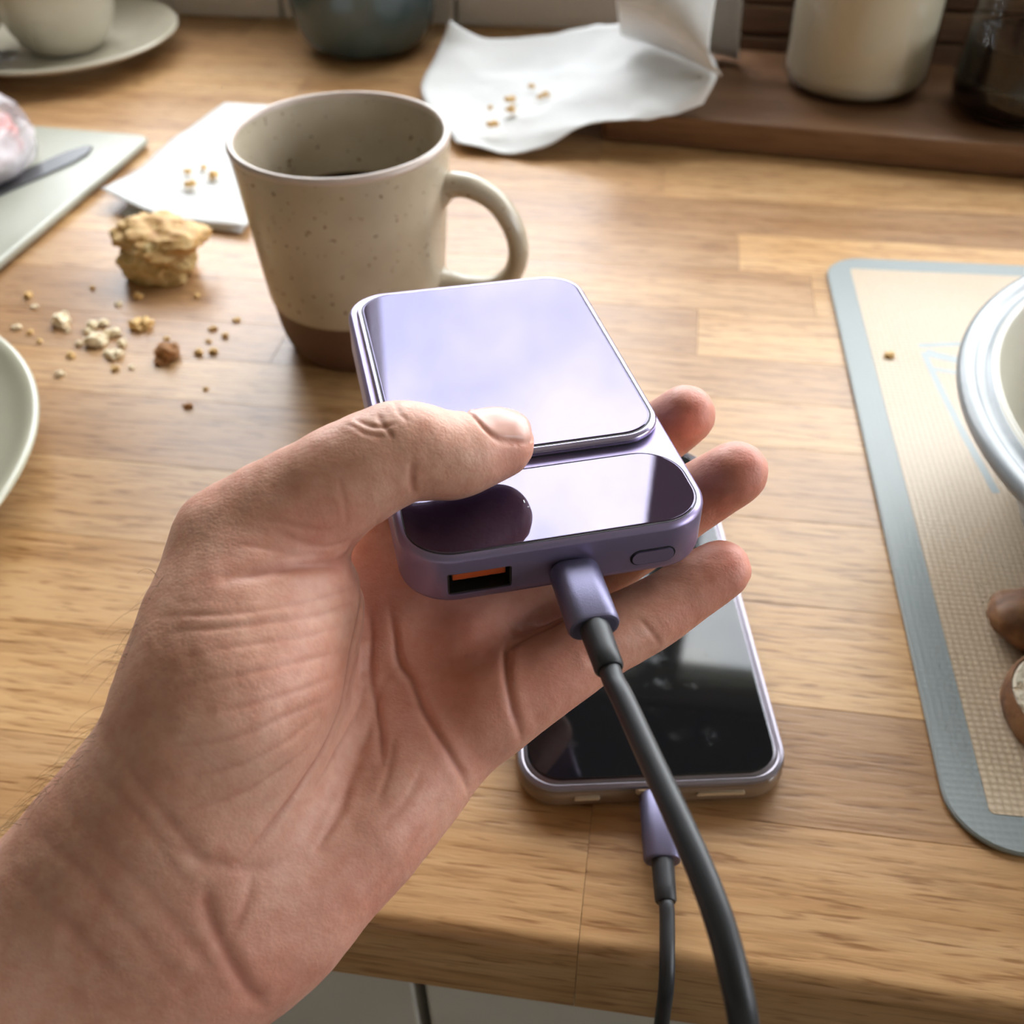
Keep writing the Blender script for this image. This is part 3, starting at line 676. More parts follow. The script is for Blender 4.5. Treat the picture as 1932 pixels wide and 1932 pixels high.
nap2 = tag(sheet('paper_napkin', [
    [(-0.16424, 0.78818, 0.034), (-0.12698, 0.81455, 0.012), (-0.084073, 0.81339, 0.02), (-0.040357, 0.77327, 0.04), (-0.0016174, 0.72092, 0.062)],
    [(-0.17226, 0.77103, 0.016), (-0.12161, 0.75297, 0.009), (-0.075483, 0.75373, 0.015), (-0.025691, 0.722, 0.034), (0.019968, 0.69333, 0.055)],
    [(-0.17359, 0.72071, 0.009), (-0.11999, 0.69493, 0.008), (-0.069536, 0.68826, 0.018), (-0.017591, 0.6755, 0.03), (0.02863, 0.67386, 0.044)],
    [(-0.14996, 0.66862, 0.006), (-0.10215, 0.64959, 0.007), (-0.057429, 0.64814, 0.021), (-0.012049, 0.65003, 0.027), (0.027298, 0.66408, 0.036)],
    [(-0.13227, 0.63543, 0.004), (-0.083828, 0.62962, 0.004), (-0.047935, 0.64281, 0.0235), (-0.0081136, 0.64235, 0.0235), (0.021906, 0.65749, 0.026)]], M['paper'], None, 9, 0.0026, 34, 8, 0.0006, 0.0022), 'crumpled white napkin spread from worktop onto the walnut tray', 'napkin')
nap3 = tag(sheet('paper_napkin', [
    [(0.005, 0.766, 0.024), (0.022, 0.768, 0.024), (0.038, 0.766, 0.024), (0.046, 0.760, 0.0235)],
    [(-0.028, 0.768, 0.075), (0.000, 0.771, 0.075), (0.028, 0.769, 0.075), (0.043, 0.763, 0.075)],
    [(-0.052, 0.766, 0.125), (-0.015, 0.769, 0.130), (0.015, 0.767, 0.132), (0.037, 0.762, 0.125)],
    [(-0.055, 0.758, 0.140), (-0.022, 0.760, 0.148), (0.008, 0.758, 0.148), (0.032, 0.756, 0.136)],
    [(-0.037738, 0.69463, 0.078), (-0.014898, 0.68829, 0.082), (0.0067132, 0.6796, 0.076), (0.022093, 0.6707, 0.066)],
    [(-0.035509, 0.73485, 0.046), (-0.010207, 0.713, 0.045), (0.015081, 0.68268, 0.046), (0.031618, 0.66191, 0.046)]], M['paper'], None, 8, 0.0018, 30, 12, 0.0006), 'white paper napkin standing folded against the slatted wooden bin', 'napkin')

# ------------------------------------------------------------------ walnut tray, milk jar, coffee carafe, slatted bread bin
tr = tag(prism('wooden_tray', 0.30, 0.068, 0.006, edge_layers(0.0015, 0.0205, 0.0018), M['walnut'], None, 6), 'dark walnut tray under the milk jar and coffee carafe', 'tray')
tr.location = (0.2633, 0.6995, 0); tr.rotation_euler = (0, 0, math.radians(-6.0))
prism('foot', 0.28, 0.06, 0.006, [(0, 0.0), (0, 0.0016)], M['walnut'], tr, 4)
TZ = 0.0205
M['milk'] = mat('milk', (0.60, 0.51, 0.39), 0.35, 0.0)
jar = thing('glass_jar', 'straight clear glass jar of milk on the walnut tray', 'jar', (0.1215, 0.7290, TZ))
lathe('glass', smooth_prof([(0.0, 0.001), (0.034, 0.001), (0.041, 0.002), (0.0460, 0.008), (0.0470, 0.02), (0.0475, 0.09), (0.0478, 0.15)], 5), M['clear_glass'], jar, 72)
mk = tag(lathe('milk', smooth_prof([(0.0, 0.0026), (0.033, 0.0026), (0.040, 0.004), (0.0442, 0.010), (0.0452, 0.02), (0.0456, 0.09), (0.0458, 0.125)], 5) + [(0.0, 0.125)], M['milk'], None, 72, sharp=50), 'pale milk filling the straight glass jar', 'milk'); mk.location = (0.1215, 0.7290, TZ)
crf = thing('coffee_carafe', 'clear glass carafe half full of black coffee on the tray', 'carafe', (0.2215, 0.6960, TZ))
lathe('glass', smooth_prof([(0.0, 0.001), (0.032, 0.001), (0.0405, 0.0025), (0.0435, 0.010), (0.0440, 0.02), (0.0425, 0.045), (0.0412, 0.07), (0.0405, 0.11)], 6), M['clear_glass'], crf, 72)
lathe('base_band', [(0.0442, 0.0195), (0.0448, 0.0205), (0.0448, 0.0225), (0.0440, 0.0235)], M['clear_glass'], crf, 72)
bc_ = tag(lathe('black_coffee', smooth_prof([(0.0, 0.0022), (0.031, 0.0022), (0.0395, 0.004), (0.0423, 0.010), (0.0427, 0.02), (0.0412, 0.044)], 6) + [(0.0, 0.044)], M['black_coffee'], None, 72, sharp=50), 'black coffee inside the glass carafe', 'coffee'); bc_.location = (0.2215, 0.6960, TZ)
bin_ = thing('bread_bin', 'slatted brown wooden bin behind the milk jar', 'bin', (0.330, 0.8420, 0.0), math.radians(-2))
boxes('carcass', [(-0.285, 0.285, -0.030, 0.030, 0.0, 0.20)], M['dark_wood'], bin_, bevel=0.002)
for i in range(9):
    o = boxes('slat', [(-0.283, 0.283, -0.006, 0.004, -0.0100, 0.0100)], M['dark_wood'], bin_, bevel=0.0025); o.location = (0, -0.034, 0.0125 + 0.0218 * i)

# ------------------------------------------------------------------ biscuit and crumbs
M['biscuit_top'] = mat('biscuit_top', (0.52, 0.30, 0.11), 0.6)
t_ = NT(M['biscuit_top']); n_ = t_.noise(t_.coord('Object'), 110, 5, 0.6); t_.color(t_.ramp(n_, [(0.3, (0.42, 0.20, 0.055)), (0.5, (0.62, 0.37, 0.13)), (0.7, (0.74, 0.52, 0.24))])); t_.normal(t_.bump(n_, 0.6, 0.002))
M['biscuit_in'] = mat('biscuit_in', (0.60, 0.44, 0.20), 0.8)
t_ = NT(M['biscuit_in']); n_ = t_.noise(t_.coord('Object'), 190, 5, 0.65); t_.color(t_.ramp(n_, [(0.3, (0.46, 0.28, 0.09)), (0.5, (0.66, 0.48, 0.21)), (0.7, (0.76, 0.61, 0.33))])); t_.normal(t_.bump(n_, 0.9, 0.003))
M['crumb_gold'] = mat('crumb_gold', (0.74, 0.48, 0.19), 0.7)
M['crumb_pale'] = mat('crumb_pale', (0.85, 0.72, 0.50), 0.8)
M['crumb_dark'] = mat('crumb_dark', (0.40, 0.18, 0.06), 0.7)
bs = thing('biscuit', 'broken golden biscuit lump lying left of the mug', 'biscuit', (-0.2620, 0.4640, 0))
me = blob_mesh('crumb', 0.0200, 0.0170, 0.0150, 0.24, 1.6, 31, 5, 0.6, 4); me.materials.append(M['biscuit_in']); me.polygons.foreach_set('use_smooth', [True] * len(me.polygons)); link(bpy.data.objects.new('crumb', me), bs)
me = blob_mesh('crust', 0.0225, 0.0180, 0.0068, 0.26, 1.8, 47, 5, 0.0, 4); me.materials.append(M['biscuit_top']); me.polygons.foreach_set('use_smooth', [True] * len(me.polygons)); o = link(bpy.data.objects.new('crust', me), bs); o.location = (0.001, 0.003, 0.0135); o.rotation_euler = (math.radians(14), math.radians(5), 0.3)
cm = [blob_mesh('crumb', 1, 0.85, 0.62, 0.45, 2.2, 60 + i, 3, 0.5, 3) for i in range(5)]
def crumb(loc, size, mt, label, group=None, i=0):
    me = cm[i % 5].copy(); me.materials.append(M[mt])
    o = tag(link(bpy.data.objects.new('crumb', me)), label, 'crumb', group)
    o.location = loc; o.scale = (size, size, size); o.rotation_euler = (0, 0, i * 1.7)
    return o
crumb((-0.22683, 0.38585, 0), 0.0068, 'crumb_dark', 'darkest browned crumb in front of the biscuit', None, 1)
crumb((-0.25047, 0.40947, 0), 0.0050, 'crumb_gold', 'golden rounded crumb between the biscuit and the darkest crumb', None, 2)
crumb((-0.29174, 0.40716, 0), 0.0050, 'crumb_pale', 'pale flaky crumb on its own above the left plate', None, 3)
crumb((-0.26621, 0.39194, 0), 0.0052, 'crumb_pale', 'largest pale crumb in the heap left of the darkest crumb', None, 4)
crumb((-0.20193, 0.34783, 0), 0.0021, 'crumb_dark', 'lone small brown crumb nearest the hand', None, 0)
for i, (px_, s_) in enumerate([((-0.26171, 0.40019, 0), 0.0038), ((-0.27469, 0.40587, 0), 0.0034), ((-0.25234, 0.38254, 0), 0.0036), ((-0.25308, 0.39269, 0), 0.0026), ((-0.27046, 0.40889, 0), 0.0026), ((-0.25645, 0.38385, 0), 0.0024), ((-0.2752, 0.4004, 0), 0.0022)]):
    crumb(px_, s_, 'crumb_pale', 'small pale crumb heaped left of the darkest crumb', 'crumbs heaped by the biscuit', i)
for i, (px_, s_) in enumerate([((-0.31227, 0.39956, 0), .0022), ((-0.30344, 0.39676, 0), .0017), ((-0.31311, 0.41977, 0), .0016), ((-0.32132, 0.42934, 0), .0024), ((-0.27436, 0.38994, 0), .0018), ((-0.27355, 0.3798, 0), .0022), ((-0.27189, 0.36389, 0), .0022), ((-0.29499, 0.38965, 0), .0014), ((-0.28563, 0.40052, 0), .0016), ((-0.24752, 0.3719, 0), .0020), ((-0.24055, 0.37414, 0), .0015),
      ((-0.29165, 0.44127, 0), .0016), ((-0.27106, 0.42776, 0), .0018), ((-0.2635, 0.43562, 0), .0024), ((-0.23355, 0.4405, 0), .0016), ((-0.21391, 0.41121, 0), .0020), ((-0.20565, 0.40595, 0), .0020), ((-0.20493, 0.4208, 0), .0018), ((-0.2129, 0.38995, 0), .0022), ((-0.20634, 0.39172, 0), .0022), ((-0.21202, 0.40035, 0), .0015), ((-0.19898, 0.36181, 0), .0013), ((-0.23345, 0.39997, 0), .0015)]):
    crumb(px_, s_, ['crumb_pale', 'crumb_gold'][i % 2] if px_[0] < -0.24 else 'crumb_gold', 'tiny crumb scattered between the darkest crumb and the mug foot' if i in (14, 15, 16, 17, 18, 19, 20, 21) else 'tiny crumb scattered around the pale heap above the left plate',
          'crumbs towards the mug' if i in (14, 15, 16, 17, 18, 19, 20, 21) else 'crumbs around the pale heap', i)
for i, (px_, s_) in enumerate([((-0.11047, 0.64798, 0.0135), .0036), ((-0.11722, 0.67863, 0.0125), .0022), ((-0.10547, 0.69149, 0.0135), .0034), ((-0.10186, 0.67185, 0.014), .0033), ((-0.093693, 0.7118, 0.0155), .0025), ((-0.081348, 0.69166, 0.018), .0027), ((-0.085324, 0.68914, 0.017), .0022)]):
    crumb(px_, s_, 'crumb_gold', 'yellow crumb sitting on the crumpled napkin', 'crumbs on the crumpled napkin', i)
for i, (px_, s_) in enumerate([((-0.27891, 0.55174, 0.0075), .0035), ((-0.26991, 0.56656, 0.007), .0035), ((-0.28754, 0.56937, 0.0075), .0024), ((-0.28025, 0.57677, 0.007), .0022)]):
    crumb(px_, s_, 'crumb_gold', 'yellow crumb sitting on the flat folded napkin', 'crumbs on the folded napkin', i)
crumb((0.11384, 0.42633, 0.0024), .0022, 'crumb_gold', 'single tiny crumb on the baking mat', None, 2)
crumb((0.1530, 0.2900, 0.0245), .0035, 'crumb_pale', 'pale crumb stuck inside the deep dish', None, 3)

# ------------------------------------------------------------------ hand and forearm
# limbs as chains of (x, y, z, radius); blended as one implicit surface, meshed, smoothed and creased
CHAINS = {'index': [[(-0.061261, 0.1767, 0.099891, 0.012227), (-0.049521, 0.2094, 0.099172, 0.01147), (-0.034215, 0.23427, 0.098273, 0.010652), (-0.025369, 0.25046, 0.09946, 0.009441)]],
    'middle': [[(-0.04812, 0.16663, 0.094171, 0.01263), (-0.028046, 0.19047, 0.095794, 0.01089), (-0.0066759, 0.21111, 0.099668, 0.0093261), (0.0062144, 0.21916, 0.10619, 0.0086196), (0.011959, 0.21831, 0.1132, 0.0078773)]],
    'ring': [[(-0.035144, 0.15492, 0.088189, 0.012955), (-0.012851, 0.17638, 0.092788, 0.010476), (0.0067847, 0.1904, 0.10018, 0.0092754), (0.017557, 0.19332, 0.10893, 0.0084446), (0.023782, 0.19201, 0.11684, 0.0077039)]],
    'pinky': [[(-0.026737, 0.13826, 0.088011, 0.01131), (-0.0090215, 0.15052, 0.093817, 0.0091656), (0.0069869, 0.16267, 0.096832, 0.0083768), (0.021864, 0.17315, 0.10268, 0.0073292)]],
    'palm': [[(-0.060778, 0.17531, 0.10127, 0.013043), (-0.070214, 0.14678, 0.085342, 0.013835), (-0.092463, 0.10144, 0.06527, 0.017547)], [(-0.047733, 0.16529, 0.095624, 0.013424), (-0.056501, 0.14262, 0.082956, 0.014907), (-0.086641, 0.098121, 0.063648, 0.017391)], [(-0.03536, 0.15272, 0.088813, 0.012973), (-0.046115, 0.13414, 0.07794, 0.01417), (-0.079565, 0.093472, 0.060378, 0.015512)], [(-0.028572, 0.14026, 0.086034, 0.010372), (-0.037648, 0.12894, 0.081256, 0.011497), (-0.051038, 0.10921, 0.077012, 0.014056), (-0.065233, 0.09394, 0.071799, 0.015214), (-0.075183, 0.085557, 0.067383, 0.015071)]],
    'thenar': [[(-0.076582, 0.13722, 0.11762, 0.020031), (-0.076484, 0.1204, 0.11126, 0.02175), (-0.081143, 0.1076, 0.10116, 0.02016), (-0.088969, 0.097932, 0.087577, 0.017764)], [(-0.067449, 0.14144, 0.11024, 0.010571), (-0.068691, 0.12826, 0.099152, 0.010818), (-0.075344, 0.11125, 0.089288, 0.013354)]],
    'arm': [[(-0.086188, 0.10346, 0.087159, 0.015362), (-0.098394, 0.091268, 0.081966, 0.018518), (-0.12811, 0.061122, 0.066255, 0.019151), (-0.16214, 0.026676, 0.049589, 0.021636)], [(-0.070886, 0.090482, 0.069017, 0.014884), (-0.081378, 0.083364, 0.06903, 0.017849), (-0.11126, 0.052308, 0.053847, 0.018841), (-0.14605, 0.017645, 0.037074, 0.021636)], [(-0.092878, 0.094451, 0.066671, 0.017081), (-0.13503, 0.045797, 0.04194, 0.019726), (-0.1586, 0.022333, 0.036868, 0.02271)]],
    'thumb': [[(-0.080812, 0.14365, 0.1253, 0.014022), (-0.064657, 0.15186, 0.13441, 0.012348), (-0.048772, 0.15996, 0.14121, 0.010559), (-0.038487, 0.1629, 0.13894, 0.0092365), (-0.029712, 0.16997, 0.13768, 0.007971)], [(-0.078895, 0.14405, 0.12392, 0.013193), (-0.066417, 0.14933, 0.129, 0.0091253)]]}
WRIST = np.array((-0.085917, 0.094263, 0.080118))
CREASES = [([(-0.0557, 0.14477, 0.12902), (-0.057527, 0.14511, 0.12493), (-0.058493, 0.14045, 0.12679), (-0.060743, 0.13633, 0.12999), (-0.064466, 0.13227, 0.13297), (-0.069296, 0.12854, 0.13492), (-0.074402, 0.12537, 0.13543)], 0.00096, 0.0013), ([(-0.060027, 0.15833, 0.10698), (-0.055906, 0.1459, 0.11388), (-0.054625, 0.13693, 0.11379), (-0.054328, 0.12907, 0.11116), (-0.054604, 0.12251, 0.10723), (-0.055993, 0.11506, 0.10277), (-0.057795, 0.10709, 0.10214), (-0.060152, 0.10029, 0.10106), (-0.063092, 0.093957, 0.099524), (-0.066304, 0.088858, 0.098029)], 0.0006, 0.0011), ([(-0.05176, 0.15052, 0.10336), (-0.049768, 0.14513, 0.10057), (-0.047831, 0.13984, 0.097658), (-0.044176, 0.13626, 0.095868), (-0.040499, 0.13019, 0.094273), (-0.035878, 0.12461, 0.09233), (-0.031663, 0.1213, 0.088245), (-0.029301, 0.12004, 0.081583)], 0.00066, 0.0009), ([(-0.056216, 0.14986, 0.10271), (-0.054693, 0.14424, 0.10028), (-0.053502, 0.1366, 0.096807), (-0.050751, 0.12998, 0.093615), (-0.048349, 0.12352, 0.092391), (-0.046481, 0.11667, 0.092064)], 0.00048, 0.0009), ([(-0.054182, 0.13421, 0.095975), (-0.05462, 0.12759, 0.094755), (-0.055734, 0.11481, 0.096714), (-0.057069, 0.10724, 0.09778)], 0.0003, 0.0008), ([(-0.024544, 0.14645, 0.099793), (-0.023911, 0.14073, 0.10038), (-0.022864, 0.13597, 0.099191), (-0.02113, 0.13173, 0.095774), (-0.018941, 0.12976, 0.088378)], 0.0006, 0.0009), ([(-0.024419, 0.14409, 0.10025), (-0.020854, 0.14818, 0.10017), (-0.016431, 0.15088, 0.10101), (-0.012553, 0.15344, 0.10176)], 0.00048, 0.0008), ([(-0.071688, 0.083872, 0.097973), (-0.070619, 0.080857, 0.093017), (-0.068875, 0.078493, 0.088911), (-0.066594, 0.07627, 0.084573), (-0.064122, 0.074346, 0.079485), (-0.061285, 0.073655, 0.07202)], 0.00054, 0.0016), ([(-0.079154, 0.086582, 0.10736), (-0.073852, 0.086251, 0.10367), (-0.069462, 0.086961, 0.099878), (-0.064316, 0.089109, 0.095323), (-0.05992, 0.093057, 0.093078)], 0.00027, 0.0016), ([(-0.086518, 0.095233, 0.11648), (-0.07655, 0.088362, 0.10859), (-0.071336, 0.08547, 0.099986)], 0.0003, 0.0015), ([(-0.06431, 0.089045, 0.095242), (-0.064708, 0.085364, 0.09196), (-0.066551, 0.07966, 0.088221)], 0.00024, 0.0012), ([(-0.043513, 0.15209, 0.14607), (-0.043799, 0.15074, 0.14276), (-0.043778, 0.15104, 0.13829)], 0.00036, 0.0008), ([(-0.056496, 0.15818, 0.15044), (-0.053782, 0.1563, 0.15081), (-0.050901, 0.1556, 0.15083), (-0.04787, 0.15659, 0.15118)], 0.00027, 0.0005), ([(-0.052101, 0.15935, 0.15133), (-0.050307, 0.15637, 0.1511), (-0.047911, 0.15397, 0.14988)], 0.00027, 0.0005), ([(-0.049761, 0.16448, 0.15071), (-0.047913, 0.16025, 0.15173), (-0.045681, 0.15783, 0.15111)], 0.00021, 0.0005), ([(-0.057821, 0.1568, 0.15002), (-0.053262, 0.15402, 0.15023), (-0.048941, 0.1538, 0.14991)], 0.00015, 0.0005), ([(-0.08616, 0.11788, 0.131), (-0.075119, 0.11777, 0.13353), (-0.06637, 0.12148, 0.13223), (-0.059232, 0.12983, 0.12725), (-0.055749, 0.14149, 0.11934)], 0.00018, 0.0006), ([(-0.082492, 0.1142, 0.13125), (-0.072568, 0.1158, 0.13245), (-0.064204, 0.12031, 0.13059), (-0.058546, 0.12686, 0.12598), (-0.055343, 0.13755, 0.11874)], 0.00021, 0.0007), ([(-0.077939, 0.10992, 0.13026), (-0.066621, 0.1149, 0.12995), (-0.059074, 0.12144, 0.12585), (-0.0548, 0.13544, 0.11575)], 0.00018, 0.0006), ([(-0.0788, 0.10505, 0.127), (-0.065625, 0.11054, 0.12732), (-0.05837, 0.11779, 0.12325), (-0.0545, 0.12833, 0.11453)], 0.00021, 0.0007), ([(-0.078846, 0.10057, 0.1235), (-0.06573, 0.10586, 0.12361), (-0.058329, 0.11289, 0.12059), (-0.054534, 0.12383, 0.11328)], 0.00018, 0.0007), ([(-0.079295, 0.097159, 0.12012), (-0.068461, 0.10032, 0.12021), (-0.060162, 0.10789, 0.11872), (-0.054975, 0.11768, 0.1134)], 0.00018, 0.0008), ([(-0.077883, 0.093525, 0.11578), (-0.068284, 0.097211, 0.11562), (-0.061362, 0.10326, 0.11495), (-0.056232, 0.11263, 0.11307)], 0.00015, 0.0008), ([(-0.074865, 0.090511, 0.1108), (-0.066708, 0.095362, 0.11016), (-0.060836, 0.10211, 0.10985), (-0.056975, 0.10942, 0.10875)], 0.00015, 0.0008), ([(-0.068548, 0.13739, 0.13762), (-0.064655, 0.13746, 0.13516), (-0.060301, 0.13964, 0.13217), (-0.056466, 0.14305, 0.13087)], 0.00021, 0.0007), ([(-0.072817, 0.13812, 0.13925), (-0.067674, 0.13861, 0.13873), (-0.060923, 0.13997, 0.13616), (-0.056281, 0.14258, 0.13575)], 0.00015, 0.0007), ([(-0.075559, 0.13247, 0.13711), (-0.06969, 0.13353, 0.13612), (-0.064292, 0.13545, 0.13351), (-0.059605, 0.13989, 0.12977)], 0.00018, 0.0007), ([(-0.05719, 0.14626, 0.14505), (-0.056014, 0.14375, 0.14043), (-0.055839, 0.14287, 0.13554)], 0.00012, 0.0006), ([(-0.049681, 0.14709, 0.13678), (-0.051094, 0.14751, 0.13257), (-0.058704, 0.16588, 0.11131)], 0.00012, 0.0005), ([(0.0036332, 0.15508, 0.10329), (0.0060696, 0.15386, 0.10148), (0.0091871, 0.15368, 0.096733)], 0.00021, 0.0006), ([(-0.0076352, 0.14575, 0.10154), (-0.0052606, 0.14382, 0.09883)], 0.00015, 0.0008), ([(-0.047002, 0.13987, 0.097581), (-0.050597, 0.13386, 0.095172), (-0.051424, 0.12183, 0.092249), (-0.052451, 0.10861, 0.092415), (-0.054939, 0.097296, 0.090816)], 0.00018, 0.001), ([(-0.038052, 0.11804, 0.090786), (-0.04088, 0.10986, 0.08906), (-0.044172, 0.10484, 0.088527)], 0.00018, 0.001), ([(-0.032575, 0.11777, 0.086418), (-0.036549, 0.10866, 0.083893), (-0.041454, 0.099833, 0.081354), (-0.048131, 0.090791, 0.079464)], 0.00012, 0.0012), ([(-0.052033, 0.11119, 0.092398), (-0.05245, 0.10422, 0.091626), (-0.054939, 0.097296, 0.090816)], 0.00021, 0.0008), ([(-0.045453, 0.12367, 0.092741), (-0.044925, 0.11629, 0.091977), (-0.045624, 0.1094, 0.090716)], 0.00021, 0.0008), ([(-0.1069, 0.088506, 0.10122), (-0.0933, 0.081025, 0.10248), (-0.081892, 0.074941, 0.093574), (-0.073484, 0.06962, 0.081724)], 0.00021, 0.0018), ([(-0.10046, 0.091884, 0.10642), (-0.08643, 0.082935, 0.10456), (-0.075953, 0.077792, 0.093566), (-0.067629, 0.072748, 0.080906)], 0.00018, 0.0016), ([(-0.10856, 0.081357, 0.097945), (-0.095177, 0.074077, 0.095621), (-0.083393, 0.068591, 0.085434)], 0.00018, 0.0018), ([(-0.094338, 0.09654, 0.11295), (-0.082152, 0.087973, 0.10973), (-0.073689, 0.082221, 0.097603)], 0.00018, 0.0014)]
def cat4(Q, n):
    Q = np.array(Q); Q = np.vstack([2 * Q[0] - Q[1], Q, 2 * Q[-1] - Q[-2]]); o = []
    for i in range(1, len(Q) - 2):
        a, b, c_, d = Q[i - 1:i + 3]
        for k in range(n):
            t = k / n; o.append(.5 * (2 * b + (c_ - a) * t + (2 * a - 5 * b + 4 * c_ - d) * t * t + (3 * b - a - 3 * c_ + d) * t ** 3))
    o.append(Q[-2]); return np.array(o)
def rcone(P, a, b, r1, r2):
    ba = b - a; l2 = ba @ ba; rr = r1 - r2; a2 = l2 - rr * rr; il2 = 1 / l2
    pa = P - a; y = pa @ ba; z = y - l2
    x2 = ((pa * l2 - y[:, None] * ba) ** 2).sum(1); y2 = y * y * l2; z2 = z * z * l2
    k = np.sign(rr) * rr * rr * x2
    d = (np.sqrt(x2 * a2 * il2) + y * rr) * il2 - r1
    d = np.where(np.sign(y) * a2 * y2 < k, np.sqrt(x2 + y2) * il2 - r1, d)
    return np.where(np.sign(z) * a2 * z2 > k, np.sqrt(x2 + z2) * il2 - r2, d)
def smin(a, b, k):
    h = np.maximum(k - np.abs(a - b), 0) / k
    return np.minimum(a, b) - h * h * h * k / 6
KK = dict(index=.004, middle=.004, ring=.004, pinky=.004, palm=.012, thenar=.015, arm=.02, thumb=.006)
SEGS = {g: [cat4(c_, 3) for c_ in cs] for g, cs in CHAINS.items()}
def gsdf(P, g):
    d = None
    for Q in SEGS[g]:
        e = None
        for a, b in zip(Q, Q[1:]):
            q = rcone(P, a[:3], b[:3], a[3], b[3]); e = q if e is None else np.minimum(e, q)
        d = e if d is None else smin(d, e, KK[g])
    return d
def hand_sdf(P):
    f = None
    for g in ('index', 'middle', 'ring', 'pinky'):
        e = gsdf(P, g); f = e if f is None else smin(f, e, .002)
    p = smin(gsdf(P, 'palm'), gsdf(P, 'arm'), .02)
    h = smin(p, f, .008)
    wr = np.clip(1 - np.sqrt(((P - WRIST) ** 2).sum(1)) / .055, 0, 1)
    return smin(h, smin(gsdf(P, 'thenar'), gsdf(P, 'thumb'), .004), .006 + .045 * wr)
def surface_net(fn, lo, hi, hs, coarse=4):
    n = np.ceil((hi - lo) / hs).astype(int); n = ((n + coarse - 1) // coarse) * coarse + 1
    ci = [np.arange(0, n[i], coarse) for i in range(3)]
    CI = np.stack(np.meshgrid(*ci, indexing='ij'), -1)
    cd = fn(lo + CI.reshape(-1, 3) * hs).reshape(CI.shape[:3])
    D = np.repeat(np.repeat(np.repeat(cd, coarse, 0), coarse, 1), coarse, 2)[:n[0], :n[1], :n[2]]
    near = np.abs(D) < hs * coarse * 2.2
    idx = np.argwhere(near)
    vals = np.concatenate([fn(lo + idx[k:k + 200000] * hs) for k in range(0, len(idx), 200000)])
    D[near] = vals
    sg = D < 0
    cs = sum(sg[a:a + n[0] - 1, b:b + n[1] - 1, c_:c_ + n[2] - 1].astype(np.int8) for a in (0, 1) for b in (0, 1) for c_ in (0, 1))
    act = (cs > 0) & (cs < 8)
    vid = -np.ones(act.shape, int); cells = np.argwhere(act); vid[act] = np.arange(len(cells))
    acc = np.zeros((len(cells), 3)); cnt = np.zeros(len(cells))
    E = [((0, 0, 0), (1, 0, 0)), ((0, 1, 0), (1, 1, 0)), ((0, 0, 1), (1, 0, 1)), ((0, 1, 1), (1, 1, 1)),
         ((0, 0, 0), (0, 1, 0)), ((1, 0, 0), (1, 1, 0)), ((0, 0, 1), (0, 1, 1)), ((1, 0, 1), (1, 1, 1)),
         ((0, 0, 0), (0, 0, 1)), ((1, 0, 0), (1, 0, 1)), ((0, 1, 0), (0, 1, 1)), ((1, 1, 0), (1, 1, 1))]
    for a, b in E:
        a, b = np.array(a), np.array(b)
        da = D[tuple((cells + a).T)]; db = D[tuple((cells + b).T)]
        m = (da < 0) != (db < 0); t = da / np.where(m, da - db, 1)
        acc[m] += (a + (b - a) * t[:, None])[m]; cnt[m] += 1
    V = lo + (cells + acc / cnt[:, None]) * hs
    quads = []
    for ax in range(3):
        s0 = [slice(None)] * 3; s1 = [slice(None)] * 3; s0[ax] = slice(0, -1); s1[ax] = slice(1, None)
        ch = np.argwhere(sg[tuple(s0)] != sg[tuple(s1)])
        u, v = [(1, 2), (2, 0), (0, 1)][ax]
        ch = ch[(ch[:, u] > 0) & (ch[:, v] > 0) & (ch[:, u] < n[u] - 1) & (ch[:, v] < n[v] - 1)]
        def at(du, dv):
            q = ch.copy(); q[:, u] -= du; q[:, v] -= dv; return vid[tuple(q.T)]
        q = np.stack([at(1, 1), at(0, 1), at(0, 0), at(1, 0)], 1)
        fl = ~sg[tuple(ch.T)]
        q[fl] = q[fl][:, ::-1]
        quads.append(q)
    return V, np.concatenate(quads)
allp = np.vstack([np.vstack(q) for qs in SEGS.values() for q in [qs]])
lo = (allp[:, :3] - allp[:, 3:]).min(0) - 0.008; hi = (allp[:, :3] + allp[:, 3:]).max(0) + 0.008
V, Q = surface_net(hand_sdf, lo, hi, 0.0016)
def edges_of(Q):
    e = np.concatenate([Q[:, [0, 1]], Q[:, [1, 2]], Q[:, [2, 3]], Q[:, [3, 0]]]); return e
def laplace(V, Q, it, lam):
    e = edges_of(Q); deg = np.bincount(e[:, 0], minlength=len(V)) + np.bincount(e[:, 1], minlength=len(V))
    for k in range(it):
        for l_ in (lam, -lam * 0.96):
            s_ = np.zeros_like(V)
            for c_ in range(3):
                s_[:, c_] = np.bincount(e[:, 0], V[e[:, 1], c_], len(V)) + np.bincount(e[:, 1], V[e[:, 0], c_], len(V))
            V = V + l_ * (s_ / deg[:, None] - V)
    return V
V = laplace(V, Q, 14, 0.55)
